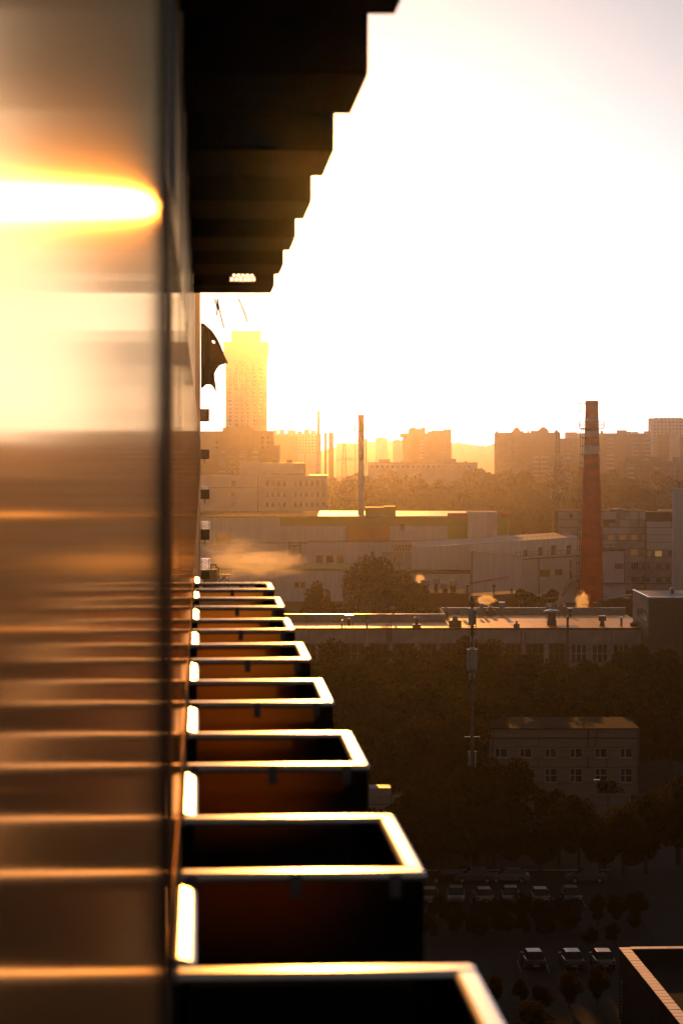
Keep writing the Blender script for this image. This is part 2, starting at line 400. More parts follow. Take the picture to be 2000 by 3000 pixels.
def far_chimney(label, u, v0, r0, r1, d):
    t = thing('chimney', label, 'chimney', (X(u, d), d, 0))
    MB().cyl((0, 0, 0), (0, 0, Z(v0, d)), r1, r0, 14).build('shaft', pale, t, smooth=False)
    MB().cyl((0, 0, Z(v0, d) + .01), (0, 0, Z(v0 - 1.5, d)), r0 * 1.1, r0 * 1.1, 14).build('rim', pale, t); return t
far_chimney('thin plain far chimney left of the slotted frame tower', 932.5, 1204, 1.15, 1.7, 1900)
b = Bld('frame_tower', 'narrow far tower with a ladder of light openings', 'tower', 1800, 963)
b.part('wall', brickm, [(949.5, 957, 1270, None, 0, 5)]); b.part('wall', brickm, [(962.5, 977, 1270, None, 0, 5)])
b.part('lintel', brickm, [(949.5, 977, 1267.5, 1270, 0, 5)])
for i in range(8): b.part('beam', brickm, [(957, 962.5, 1276 + 7.6 * i, 1278.3 + 7.6 * i, 1, 4)])

b = Bld('apartment_block', 'stepped far block with antenna roof in the middle of the skyline', 'building', 1900, 1250)
b.part('wall', brickm, [(1180, 1266, 1269, None, 0, 18)]); b.part('wall', brickm, [(1266.2, 1322, 1261, None, 1, 20)])
b.part('roof_house', brickm, [(1197, 1246, 1256, 1269, 3, 14)]); b.part('roof_house', brickm, [(1202, 1218, 1252, 1256, 4, 12)]); b.part('roof_house', brickm, [(1235, 1246, 1251.5, 1256, 4, 12)])
b.part('oriel', brickm, [(1171, 1180, 1270, 1281, .5, 8)]); b.part('parapet', brickm, [(1253, 1266, 1263, 1269, 1, 12)]); b.part('parapet', brickm, [(1300, 1321, 1257.5, 1261, 2, 9)])
balconies(b, [1227], [1290 + 10 * i for i in range(6)], 14, 4, pale); wingrid(b, [1188, 1198, 1208, 1250, 1258, 1272, 1283, 1294, 1305], [1278 + 10 * i for i in range(8)], 5, 4)
for u in (1198, 1286, 1298, 1316): MB().cyl((b.x(u), 6, b.z(1262)), (b.x(u), 6, b.z(1253)), .22).build('aerial', steel_m, b.o)
for lab, u0, u1, v, d in (('palest far block between the striped white chimney and the middle skyline', 1100, 1135, 1283, 3300), ('pale far block half hidden behind the stepped middle block', 1151, 1178, 1289, 2700), ('palest far block just behind the striped white chimney', 1046, 1076, 1285, 3300), ('wide pale far block low on the horizon left of the striped chimney', 984, 1050, 1300, 3600)):
    b = Bld('apartment_block', lab, 'building', d, (u0 + u1) / 2); b.part('wall', pale, [(u0, u1, v, None, 0, 20)]); b.part('roof_house', pale, [(u0 + 5, u1 - 9, v - 1.8, v, 3, 10)])
    wingrid(b, [u0 + 3 + 6 * i for i in range(int((u1 - u0 - 4) / 6))], [v + 5 + 6 * i for i in range(4)], 3, 2.4)
b = Bld('long_hall', 'long low pale hall beyond the mid distance trees', 'building', 1500, 1240)
b.part('wall', pale, [(1078, 1398, 1356, None, 0, 25)]); b.part('roof_house', brickm, [(1110, 1142, 1346, 1356, 3, 10)]); b.part('roof_house', brickm, [(1300, 1336, 1344, 1356, 3, 10)]); b.part('roof_edge', roof_dark, [(1077, 1399, 1354.5, 1356.5, -.3, 25)])
for u in (1135, 1176, 1215, 1280, 1362): b.part('roof_vent', steel_m, [(u, u + 5, 1350, 1354.5, 5, 7)])
wingrid(b, [1085 + 15 * i for i in range(20)], [1364], 9, 6)

b = Bld('gabled_apartments', 'tan apartment house with pointed gables left of the red chimney', 'building', 1650, 1570)
b.part('wall', brickm, [(1453, 1640, 1267, None, 0, 22)]); b.part('wall', brickm, [(1640.2, 1692, 1284, None, .5, 20)])
gab = MB()
for (us, v0, vt) in (((1500, 1527), 1267, 1252.5), ((1577, 1607), 1262, 1251), ((1625, 1635), 1267, 1259), ((1453, 1459), 1267, 1261), ((1528, 1533), 1267, 1261)):
    MB().prism([(b.x(us[0]), b.z(v0)), (b.x(us[1]), b.z(v0)), (b.x((us[0] + us[1]) / 2 + (3 if us[1] - us[0] > 20 else 0)), b.z(vt)), (b.x((us[0] + us[1]) / 2 - (3 if us[1] - us[0] > 20 else 0)), b.z(vt))], .4, 12).build('gable', brickm, b.o)
b.part('roof_house', brickm, [(1557, 1606, 1262, 1267, .3, 12)]); b.part('chimney', brickm, [(1545, 1550, 1262, 1267, 3, 5)])
balconies(b, [1563, 1582, 1592], [1337 + 13.4 * i for i in range(5)], 14, 5); balconies(b, [1655], [1326, 1339], 15, 6)
wingrid(b, [1462, 1478, 1497, 1515, 1530, 1546, 1564, 1590, 1612, 1626, 1650, 1666, 1680], [1294 + 13.4 * i for i in range(6)], 6, 6)
b = Bld('apartment_block', 'long apartment block with balcony columns right of the red chimney', 'building', 1780, 1800)
b.part('wall', pale, [(1660, 1690, 1266, None, 4, 18)]); b.part('wall', pale, [(1690.2, 1905, 1269, None, 2, 18)]); b.part('wall', brickm, [(1755, 1903, 1272, None, 0, 1.98)])
for u0, u1, v in ((1762, 1767, 1262), (1810, 1836, 1260), (1838, 1850, 1264), (1855, 1870, 1265), (1890, 1903, 1263)): b.part('roof_house', pale, [(u0, u1, v, 1269, 4, 12)])
balconies(b, [1776, 1848, 1886], [1283 + 12.1 * i for i in range(8)], 21, 4.5); wingrid(b, [1764, 1806, 1818, 1832, 1872], [1286 + 12.1 * i for i in range(8)], 6, 6)
b = Bld('apartment_block', 'highest far slab at the right edge of the photo', 'building', 2000, 1970)
b.part('wall', pale, [(1905, 2050, 1226, None, 0, 18)]); b.part('parapet', pale, [(1904, 2051, 1225, 1226.5, -.5, 18)])
for u in (1920, 1935, 1946, 1957, 1968, 1980, 1990): b.part('roof_vent', brickm, [(u, u + 6, 1222.5, 1225, 3, 6)])
wingrid(b, [1913 + 11 * i for i in range(9)], [1235 + 10 * i for i in range(12)], 5, 4)
b = Bld('apartment_block', 'pale panel block in front of the highest far slab', 'building', 1850, 1990)
b.part('wall', brickm, [(1925, 1958, 1272, None, 0, 16)]); b.part('wall', pale, [(1958.2, 1990, 1272, None, .4, 16)]); b.part('wall', brickm, [(1990.2, 2060, 1272, None, 0, 16)]); b.part('roof_house', pale, [(1964, 1978, 1263, 1272, 3, 10)])
wingrid(b, [1931, 1944, 1994], [1282 + 12 * i for i in range(6)], 7, 6)
b = Bld('apartment_block', 'dark tan low block with three square roof boxes right of the chimney', 'building', 1480, 1920)
b.part('wall', brickm, [(1806, 2080, 1350, None, 0, 16)])
for u0, u1 in ((1836, 1870), (1906, 1941), (1975, 2012)): b.part('roof_house', brickm, [(u0, u1, 1338, 1350, 2, 10)])
balconies(b, [1838, 1914], [1369, 1383, 1397], 16, 6); wingrid(b, [1815, 1826, 1860, 1872, 1890, 1935, 1950, 1966, 1982], [1362, 1377, 1392], 7, 6)

# ------------------------------------------------------------------ lattice pylons
def pylon(label, u, vtop, d, wb, wt, arms, angled):
    t = thing('lattice_pylon', label, 'pylon', (X(u, d), d, 0)); top = Z(vtop, d); s = d / F
    for sx in (-1, 1):
        for sy in (-1, 1): MB().cyl((sx * wb, sy * wb, 0), (sx * wt, sy * wt, top), .16, .12, 4).build('leg', steel_m, t)
    m = MB(); n = 14
    for i in range(n):
        a, c = i / n, (i + 1) / n
        wa, wc = wb + (wt - wb) * a, wb + (wt - wb) * c
        for sy in (-1, 1):
            m.cyl((-wa, sy * wa, top * a), (wc, sy * wc, top * c), .08, .08, 4); m.cyl((wa, sy * wa, top * a), (-wc, sy * wc, top * c), .08, .08, 4)
        m.cyl((-wc, -wc, top * c), (wc, -wc, top * c), .08, .08, 4)
    tag(m.build('bracing', steel_m, t), kind='stuff')
    for v, half in arms:
        z = Z(v, d)
        for sx in (-1, 1):
            a = MB(); x1 = sx * half * s
            a.cyl((0, 0, z + .6), (x1, 0, z), .22, .14, 5).cyl((0, 0, z - .6), (x1, 0, z), .16, .12, 5)
            arm = a.build('arm', roof_sheet, t)
            if angled:
                for q in (.45, 1.):
                    MB().cyl((x1 * q, 0, z), (x1 * q + sx * .9 + .35, -1.2, z - 3.6), .2, .16, 5).build('insulator', roof_sheet, arm)
    return t
pylon('thin lattice pylon left of the striped white chimney', 1008, 1271, 1250, 2.2, .5, ((1346, 28), (1402, 32), (1452, 26)), False)
pylon('lattice pylon with slanting insulators left of the red chimney', 1632, 1264, 1000, 2.4, .5, ((1333, 14), (1385, 19), (1436, 16)), True)

# ------------------------------------------------------------------ white office block on the left
b = Bld('office_block', 'white office block with three rows of small windows behind the factory', 'building', 1000, 785)
b.part('wall', pale, [(560, 958, 1395, None, 0, 22)]); b.part('upper_storey', pale, [(700, 893, 1358, 1394.8, 5, 18)])
b.part('roof_edge', roof_sheet, [(699, 894, 1356.5, 1358, 4.6, 18)]); b.part('roof_edge', roof_sheet, [(610, 700, 1393.6, 1395, -.3, 20)]); b.part('roof_edge', roof_sheet, [(905, 959, 1392, 1395, -.3, 20)])
b.part('olive_strip', olive_p, [(793, 888, 1387, 1391, 4.7, 4.98)]); b.part('roof_vent', steel_m, [(795, 812, 1347, 1356.4, 8, 10)]); b.part('roof_vent', steel_m, [(838, 855, 1347, 1356.4, 8, 10)]); b.part('roof_vent', steel_m, [(675, 684, 1380, 1393.5, 6, 8)])  # plain olive strip along the upper storey
b.part('downpipe', brickm, [(754, 757, 1396, 1502, -.15, -.01)]); b.part('storey_joint', brickm, [(560, 754, 1428, 1429.5, -.04, -.005)])
WU = (779, 795.5, 812, 829, 861, 877, 893.5, 910, 926, 942)
for v0, v1 in ((1407, 1425), (1442, 1456), (1471, 1486)):
    for u in WU: window(b, u, u + 8, v0, v1, 2, 1, t=.12)
    window(b, 677, 690, v0, v1, 2, 1, t=.15)
for v in (1433, 1464):
    for u in (763, 848): b.part('air_conditioner', frame_m, [(u, u + 5, v, v + 4, -.5, -.01)])
for u, v in ((740, 1335), (766, 1340), (893, 1328)): MB().cyl((b.x(u), 6, b.z(1394)), (b.x(u), 6, b.z(v)), .12).build('aerial', steel_m, b.o)

# ------------------------------------------------------------------ factory with coloured panels
b = Bld('factory', 'long factory hall with orange, green and white wall panels', 'factory', 800, 1040)
b.part('wall', white_wall, [(560, 1490, 1516, None, 0, 70)])
b.part('roof', roof_sheet, [(930, 1486, 1512, 1515.8, 1, 69.5)]); b.part('roof', roof_dark, [(560, 929.8, 1512.5, 1515.8, 1, 69.5)])
MB().box(b.x(560), b.x(1492), -.4, .9, b.z(1516), b.z(1513.6)).build('roof_edge', olive_p, b.o)
b.part('panel', olive_p, [(820, 1310, 1517, 1541, -.15, -.005)])
b.part('panel', white_wall, [(820, 1012, 1541.2, 1588, -.3, -.005)]); b.part('panel', orange_p, [(1012.3, 1142, 1541.2, 1588, -.25, -.005)])
b.part('panel', white_wall, [(1142.3, 1309.7, 1541.2, 1582, -.3, -.005)])
b.part('panel', red_p, [(1310.2, 1368, 1503, 1523, -.35, -.005)]); b.part('panel', green_p, [(1310.2, 1368, 1523.2, 1577, -.35, -.005)])
b.part('panel', red_p, [(1455.2, 1488, 1501, 1517, -.35, -.005)]); b.part('panel', green_p, [(1455.2, 1488, 1517.2, 1568, -.35, -.005)])
b.part('stair_tower', white_wall, [(1368.4, 1424, 1498, 1590, -4, 8)]); b.part('stair_tower', pale, [(1424.2, 1455, 1499, 1590, -3, 8)]); b.part('door', white_wall, [(1441, 1454, 1552, 1588, -3.15, -3.01)])
b.part('roof_house', olive_p, [(1070, 1124, 1487, 1512, 2, 12)]); b.part('roof_house', olive_p, [(1124.2, 1159, 1484, 1512, 1.5, 12)])
b.part('string_course', brickm, [(560, 900, 1589, 1592, -.2, -.005)]); b.part('string_course', brickm, [(900.2, 1372, 1584, 1586.5, -.5, -.31)])
for u in (1171, 1176, 1180.5): b.part('window', pane_m, [(u, u + 3.6, 1535, 1553.5, -.36, -.305)])
b.part('gate', brickm, [(632, 676, 1560, 1600, -.12, -.005)])
for u0 in (845, 876): b.part('pipe', brickm, [(u0, u0 + 5, 1585, 1665, -1.4, -1)])
b.part('pipe', brickm, [(850.2, 875.8, 1597, 1599.5, -1.4, -1)])
for u0 in (690, 760, 925, 955, 985, 1120): b.part('window', pane_m, [(u0, u0 + 21, 1627, 1648, -.06, -.004)])
for u0 in (1184, 1216, 1250): b.part('panel', frame_m, [(u0 - 66, u0 - 35, 1617, 1656, -.2, -.005)])
b.part('sign_frame', rust_m, [(1148, 1206, 1596, 1597.5, -1, -.8)]); 
tr = MB()
for i in range(6): tr.cyl((b.x(1150 + 10 * i), -.9, b.z(1597)), (b.x(1156 + 8 * i), -.9, b.z(1615)), .12, .12, 4)
for i in range(6): tr.cyl((b.x(1156 + 8 * i), -.9, b.z(1615)), (b.x(1160 + 9.4 * i), -.9, b.z(1597)), .12, .12, 4)
tag(tr.build('truss', rust_m, b.o), kind='stuff')
b = Bld('warehouse', 'low pale warehouse with flat roof in the steam in front of the factory', 'building', 720, 960, rot=R(-1.5))
b.part('wall', white_wall, [(560, 1030, 1672, None, 0, 30)]); b.part('roof_edge', olive_p, [(558, 1032, 1665, 1671.8, -.3, 30)])
for u0 in (700, 760, 862, 880): b.part('window', pane_m, [(u0, u0 + 13, 1705, 1722, -.06, -.004)])
b = Bld('ladder_tower', 'small steel ladder tower beside the willow', 'tower', 690, 1165)
for u in (1161, 1169): MB().cyl((b.x(u), 0, 0), (b.x(u), 0, b.z(1648)), .12, .12, 5).build('post', steel_m, b.o)
for i in range(5): MB().cyl((b.x(1161), 0, b.z(1700 - i * 11)), (b.x(1169), 0, b.z(1700 - i * 11)), .07, .07, 4).build('rung', steel_m, b.o)
b.part('lamp_box', frame_m, [(1138, 1153, 1642, 1644.5, -.5, .8)]); b.part('head', steel_m, [(1151, 1158, 1631, 1648, -.4, .4)])

# ------------------------------------------------------------------ striped white chimney
d = 820; u = 1057.5
t = thing('chimney', 'slim white chimney with orange bands and a ring platform', 'chimney', (X(u, d), d, 0)); s = d / F
prof = [(1345, 8.4), (1264, 8.1), (1238, 8.0), (1216, 9.7)]
def ring(name, v0, v1, r0, r1, m, n=20):                     # v0 upper, v1 lower, radii in photo pixels
    return MB().cyl((0, 0, Z(v1, d) if v1 else 0), (0, 0, Z(v0, d)), r1 * s, r0 * s, n).build(name, m, t)
ring('shaft', 1349, None, 8.4, 10.5, white_band); ring('band', 1327, 1348.9, 8.35, 8.4, orange_p); ring('band', 1295, 1326.9, 8.3, 8.35, white_band)
ring('band', 1262, 1294.9, 8.2, 8.3, orange_p); ring('band', 1237, 1261.9, 8, 8.2, orange_p); ring('flared_top', 1215, 1236.9, 9.8, 8, orange_p)
pl = MB().cyl((0, 0, Z(1265, d)), (0, 0, Z(1263.5, d)), 19 * s, 19 * s, 20).build('platform', steel_m, t)
hr = MB()
for i in range(14):
    q = 2 * math.pi * i / 14; q2 = q + 2 * math.pi / 14; r = 18.7 * s
    hr.cyl((r * math.cos(q), r * math.sin(q), Z(1263.4, d)), (r * math.cos(q), r * math.sin(q), Z(1255, d)), .06, .06, 4)
    hr.cyl((r * math.cos(q), r * math.sin(q), Z(1255, d)), (r * math.cos(q2), r * math.sin(q2), Z(1255, d)), .05, .05, 4)
tag(hr.build('railing', steel_m, t), kind='stuff')
for x in (-17.5, 10.5):
    a = MB().cyl((x * s, -1.3, Z(1263, d)), (x * s, -1.3, Z(1238, d)), .2, .2, 5); a.build('antenna', steel_m, t)
MB().cyl((9 * s, 0, Z(1215, d)), (9 * s, 0, Z(1190, d)), .1, .04, 5).build('lightning_rod', steel_m, t)
for x in (-17, 14): MB().cyl((x * s, -.6, Z(1264, d)), (x * s, -.6, Z(1380, d)), .09, .09, 4).build('ladder_rail', steel_m, t)

# ------------------------------------------------------------------ big red brick chimney
d = 640; u = 1732; s = d / F
t = thing('chimney', 'big tapering red brick chimney with white bands and a ladder', 'chimney', (X(u, d), d, 0))
def rr(v): return 18.5 + (v - 1175) * (35.5 - 18.5) / 600
bands = [(1178, 1225, red_brick), (1225, 1236, white_band), (1236, 1262, red_brick), (1262, 1280, white_band), (1280, 1305, red_brick), (1305, 1330, white_band), (1330, None, red_brick)]
for v0, v1, m in bands:
    z0 = Z(v1, d) + .004 if v1 else 0
    MB().cyl((0, 0, z0), (0, 0, Z(v0, d)), rr(v1 or 1840) * s + (.02 if m is white_band else 0), rr(v0) * s + (.02 if m is white_band else 0), 32, True).build('band' if v1 else 'shaft', m, t, smooth=False)
MB().cyl((0, 0, Z(1186, d)), (0, 0, Z(1174, d)), 20.3 * s, 19 * s, 32).build('rim', red_brick, t)
MB().cyl((-17 * s, 0, Z(1175, d)), (-17 * s, 0, Z(1136, d)), .09, .04, 5).build('lightning_rod', steel_m, t)
MB().cyl((0, 0, Z(1256, d)), (0, 0, Z(1254, d)), 37 * s, 37 * s, 24).build('platform', steel_m, t)
for vv in (1236, 1245):
    m = MB(); n = 24
    for i in range(n):
        q, q2 = 2 * math.pi * i / n, 2 * math.pi * (i + 1) / n; r = 36.6 * s
        m.cyl((r * math.cos(q), r * math.sin(q), Z(vv, d)), (r * math.cos(q2), r * math.sin(q2), Z(vv, d)), .07, .07, 4)
    tag(m.build('handrail', steel_m, t), kind='stuff')
for i in range(16):
    q = 2 * math.pi * i / 16; r = 36.6 * s
    MB().cyl((r * math.cos(q), r * math.sin(q), Z(1254, d)), (r * math.cos(q), r * math.sin(q), Z(1236, d)), .07, .07, 4).build('post', steel_m, t)
def lx(v): return -(rr(v) + 5.5) * s
for dx in (0, -6.5 * s):
    MB().cyl((lx(1256) + dx, -.6, Z(1256, d)), (lx(1780) + dx, -.6, Z(1780, d)), .09, .09, 5).build('ladder_rail', steel_m, t)
for i in range(21):
    v = 1258 + i * 24.5; MB().cyl((lx(v) + 4.5 * s, -.6, Z(v, d)), (lx(v) - 6.5 * s, -.6, Z(v, d)), .11, .11, 5).build('ladder_hoop', steel_m, t)
m = MB(); x0, x1 = -38.5 * s, -20 * s
for vv in (1182, 1207): m.cyl((x0, 0, Z(vv, d)), (x1, 0, Z(vv, d)), .09, .09, 4)
for xx in (x0, x0 + 5 * s): m.cyl((xx, 0, Z(1182, d)), (xx, 0, Z(1207, d)), .09, .09, 4)
m.build('top_bracket', steel_m, t)
# ------------------------------------------------------------------ white sheet metal works with vents
b = Bld('works_hall', 'white sheet metal works hall behind the red chimney with vents on its roof', 'factory', 730, 1450)
w = MB().prism([(b.x(1218), 0), (b.x(1694), 0), (b.x(1694), b.z(1573)), (b.x(1218), b.z(1604))], 0, 45).build('wall', white_wall, b.o)
MB().prism([(b.x(1217), b.z(1606)), (b.x(1695), b.z(1575)), (b.x(1695), b.z(1573.2)), (b.x(1217), b.z(1604.2))], -.3, -.01).build('roof_edge', roof_sheet, b.o)
MB().prism([(b.x(1374), 0), (b.x(1522), 0), (b.x(1522), b.z(1627)), (b.x(1374), b.z(1608))], -14, -.31).build('front_wall', white_wall, b.o)
MB().prism([(b.x(1522.2), 0), (b.x(1692), 0), (b.x(1692), b.z(1618)), (b.x(1522.2), b.z(1627))], -15, -.31).build('front_wall', pale, b.o)
MB().prism([(b.x(1372), b.z(1609.5)), (b.x(1522), b.z(1629)), (b.x(1522), b.z(1627)), (b.x(1372), b.z(1607.5))], -14.4, -14.01).build('roof_edge', roof_sheet, b.o)
MB().prism([(b.x(1358), b.z(1608)), (b.x(1416), b.z(1605.5)), (b.x(1416), b.z(1603.5)), (b.x(1358), b.z(1606.3))], -15, -14.45).build('roof_edge', roof_sheet, b.o)
b.part('low_wing', white_wall, [(1160, 1373, 1676, None, -9, -.32)]); b.part('roof_edge', roof_dark, [(1158, 1373, 1669, 1675.8, -9.4, -.32)])
b.part('downpipe', steel_m, [(1373, 1376, 1610, 1704, -14.4, -14.01)]); b.part('downpipe', steel_m, [(1565, 1567.5, 1627, 1732, -15.3, -15.01)]); b.part('downpipe', steel_m, [(1680, 1682.5, 1622, 1732, -15.3, -15.01)])
MB().tube([(b.x(1362), -14.6, b.z(1703)), (b.x(1420), -14.6, b.z(1692)), (b.x(1480), -14.6, b.z(1683))], .22).build('pipe', rust_m, b.o)
MB().tube([(b.x(1522), -15.2, b.z(1632)), (b.x(1690), -15.2, b.z(1621))], .18).build('pipe', steel_m, b.o)
fy = -15.06
for u0, u1, v0, v1, c in ((1569, 1598, 1662, 1682, 4), (1612, 1633, 1660, 1678, 3)): window(b, u0, u1, v0, v1, c, 1, y=fy, fm=steel_m)
b.part('door', steel_m, [(1654, 1660.5, 1663, 1689, -15.1, -15.01)]); b.part('lamp', steel_m, [(1655, 1659, 1634, 1660, -15.5, -15.01)])
st = MB().box(b.x(1654), b.x(1676), -17.2, -15.02, b.z(1697), b.z(1695.6)).build('landing', steel_m, b.o)
for i in range(5): MB().cyl((b.x(1656 + i * 4.8), -17.1, b.z(1695)), (b.x(1656 + i * 4.8), -17.1, b.z(1679)), .06, .06, 4).build('baluster', steel_m, st)
MB().cyl((b.x(1655), -17.1, b.z(1679)), (b.x(1676), -17.1, b.z(1679)), .07, .07, 4).build('handrail', steel_m, st)
for yy in (-17.1, -16.0): MB().cyl((b.x(1656), yy, b.z(1697)), (b.x(1632), yy, b.z(1738)), .18, .18, 4).build('stringer', steel_m, st)
MB().cyl((b.x(1656), -17.1, b.z(1680)), (b.x(1632), -17.1, b.z(1721)), .08, .08, 4).build('handrail', steel_m, st)
for i in range(12):
    q = i / 12; MB().box(b.x(1655 - 23 * q) - .14, b.x(1655 - 23 * q) + .14, -17.05, -16.05, b.z(1698 + 40 * q) - .03, b.z(1698 + 40 * q) + .03).build('tread', steel_m, st)
for u, v in ((1532, 1600), (1576, 1593.5), (1614, 1588), (1658, 1588)):
    k = 8 if u > 1600 else 7
    c = MB().box(b.x(u - k * .75), b.x(u + k * .75), -9, -7, b.z(1628), b.z(v + 6)).build('roof_vent', steel_m, b.o)
    MB().prism([(b.x(u - k), b.z(v + 6)), (b.x(u + k), b.z(v + 6)), (b.x(u), b.z(v))], -9.3, -6.7).build('cap', roof_sheet, c)
for i in range(14): MB().cyl((b.x(1500 + 13 * i), -14.6, b.z(1624 - .5 * i)), (b.x(1500 + 13 * i), -14.6, b.z(1612 - .5 * i)), .05, .05, 4).build('railing_post', steel_m, b.o)
MB().cyl((b.x(1500), -14.6, b.z(1612)), (b.x(1682), -14.6, b.z(1605)), .05, .05, 4).build('handrail', steel_m, b.o)
for i in range(10): MB().cyl((b.x(1500 + 15 * i), 2, b.z(1585.5 - i)), (b.x(1500 + 15 * i), 2, b.z(1577 - i)), .05, .05, 4).build('railing_post', roof_sheet, b.o)
MB().cyl((b.x(1500), 2, b.z(1577)), (b.x(1635), 2, b.z(1568)), .06, .06, 4).build('handrail', roof_sheet, b.o)

b = Bld('annex', 'pale flat roofed annex right behind the foot of the red chimney', 'building', 700, 1800)
b.part('wall', pale, [(1752, 1832, 1614, None, 0, 14)]); b.part('roof_edge', roof_dark, [(1750, 1833, 1611, 1613.8, -.3, 14)]); window(b, 1800, 1825, 1650, 1668, 4, 1)
for u in (1770, 1790, 1805, 1818): b.part('roof_bracket', steel_m, [(u, u + 1.2, 1597, 1611, 2, 2.2)])
b.part('roof_rail', steel_m, [(1770, 1819, 1596, 1597, 2, 2.2)]); b.part('pipe', steel_m, [(1764, 1990, 1707, 1711, -1.2, -.4)]); b.part('downpipe', steel_m, [(1828, 1830.5, 1616, 1706, -.2, -.01)])

# ------------------------------------------------------------------ concrete panel works building on the right
b = Bld('panel_building', 'weathered concrete panel building with rows of windows right of the red chimney', 'building', 760, 1810)
b.part('core', roof_dark, [(1637, 2090, 1500, None, .35, 16)])
pcache = {}
def panel(b, u0, u1, v0, v1, m, y0=0., gap=.7, th=.33, parent=None):
    w, h = (u1 - u0 - gap) * b.d / F, (v1 - v0 - gap) * b.d / F
    key = (round(w, 1), round(h, 1), m.name, th)
    if key not in pcache: pcache[key] = MB().box(0, w, 0, th, 0, h).mesh('panel', m)
    o = bpy.data.objects.new('panel', pcache[key]); COL.objects.link(o); o.parent = parent or b.o
    o.location = (b.x(u0 + gap / 2), y0 + random.uniform(-.03, .03), b.z(v1 - gap / 2)); return o
JU = [1636, 1668, 1700, 1733, 1766, 1806, 1843, 1890]
for v0, v1 in ((1498, 1522.5), (1523, 1545), (1545.5, 1565), (1583.5, 1607), (1629.5, 1647.5), (1670, 1690), (1708, 1730)):
    for a, c in zip(JU, JU[1:]):
        if v0 == 1523 and a in (1766,): panel(b, 1783, c, v0 + 9, v1, grey_panel); continue
        panel(b, a, c, v0, v1, grey_panel if random.random() < .6 else pale)
RA = ((1655, 1668), (1762, 1768), (1779, 1800), (1813, 1835), (1847, 1868), (1880.5, 1887)); RB = ((1655, 1668), (1846, 1869), (1886, 1890)); RC = ((1655, 1668), (1848, 1870), (1882, 1889.5))
for v0, v1, rr_ in ((1565.5, 1583, RA), (1607.5, 1629, RB), (1648, 1669.5, RC), (1690.5, 1707.5, RC)):
    us = [1636] + [q for w in rr_ for q in w] + [1890]
    for a, c in zip(us[::2], us[1::2]):
        if c - a > 2: panel(b, a, c, v0, v1, grey_panel, .02)
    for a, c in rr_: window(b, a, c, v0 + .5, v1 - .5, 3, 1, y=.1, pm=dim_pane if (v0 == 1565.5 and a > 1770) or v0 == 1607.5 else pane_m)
for v0, v1, js in ((1527, 1545, (1890, 1964, 2080)), (1545.5, 1566, (1890, 1964, 2080)), (1566.5, 1588, (1890, 1964, 2080)), (1588.5, 1611, (1890, 1964, 2080)), (1631, 1648, (1890, 1928, 1980, 2080)), (1669.5, 1690, (1890, 1908, 1950, 2080)), (1708, 1730, (1890, 1980, 2080))):
    for a, c in zip(js, js[1:]): panel(b, a, c, v0, v1, pale if v0 < 1600 else grey_panel, -2.2)
b.part('core', roof_dark, [(1889, 2080, 1528, None, -1.85, .3)])
for v0, v1, rr_ in ((1611.5, 1630.5, ((1894, 1903), (1915, 1936), (1953, 1969))), (1648.5, 1669, ((1890, 1901), (1918, 1935), (1946, 1962))), (1690.5, 1707.5, ((1890, 1901), (1918, 1935), (1946, 1962)))):
    us = [1889] + [q for w in rr_ for q in w] + [2070]
    for a, c in zip(us[::2], us[1::2]):
        if c - a > 2: panel(b, a, c, v0, v1, grey_panel, -2.18)
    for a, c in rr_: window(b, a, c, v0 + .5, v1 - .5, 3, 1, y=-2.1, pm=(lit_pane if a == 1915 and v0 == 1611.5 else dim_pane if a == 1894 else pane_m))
b.part('roof_edge', roof_dark, [(1635, 1890, 1495.5, 1498, -.2, 14)]); b.part('roof_edge', roof_dark, [(1888, 2080, 1524, 1526.8, -2.4, 0)])
for u0, u1 in ((1787, 1798), (1812, 1830)): b.part('roof_vent', grey_panel, [(u0, u1, 1491.5, 1495.4, 2, 5)])
b.part('roof_plate', roof_sheet, [(1785, 1832, 1490, 1491.3, 1.5, 6)]); b.part('roof_plate', roof_sheet, [(1641, 1679, 1496, 1497.2, 1, 5)]); b.part('roof_plate', roof_sheet, [(1931, 1980, 1494, 1495.3, 1, 5)])
b.part('hatch', pane_m, [(1667, 1676, 1505, 1517, -.03, .02)]); b.part('hatch', pane_m, [(1771, 1782, 1524, 1541, .05, .3)])
for u in (1807, 1812, 1869, 1963): b.part('downpipe', steel_m, [(u, u + 2, 1500, 1545, -.25 if u < 1890 else -2.5, -.03 if u < 1890 else -2.23)])
for u, v in ((1918, 1631), (1880, 1632)): b.part('air_conditioner', frame_m, [(u, u + 4, v, v + 3.4, -.5 if u < 1890 else -2.8, -.04 if u < 1890 else -2.24)])
MB().tube([(b.x(1869), 2, b.z(1496)), (b.x(1869), 2, b.z(1493)), (b.x(1864), 2, b.z(1492.5))], .1).build('lamp_arm', roof_sheet, b.o)

b = Bld('silo', 'ribbed light metal silo cut by the right edge of the photo', 'silo', 690, 2012)
t = b.o; rs = 34 * b.d / F
MB().cyl((0, 6, 0), (0, 6, b.z(1437)), rs, rs, 28).build('shaft', white_wall, t)
for i in range(40):
    q = 2 * math.pi * i / 40; MB().cyl((rs * math.cos(q), 6 + rs * math.sin(q), 0), (rs * math.cos(q), 6 + rs * math.sin(q), b.z(1438)), .14, .14, 4).build('rib', rail_m, t)
MB().cyl((0, 6, b.z(1437)), (0, 6, b.z(1431)), rs * 1.12, rs * 1.12, 28).build('cap', white_wall, t)
MB().cyl((-2.0, 6, b.z(1431)), (-2.0, 6, b.z(1372)), .14, .05, 5).build('antenna', steel_m, t); MB().cyl((-1.9, 5, b.z(1431)), (-1.9, 5, b.z(1412)), .35, .35, 6).build('beacon', steel_m, t)

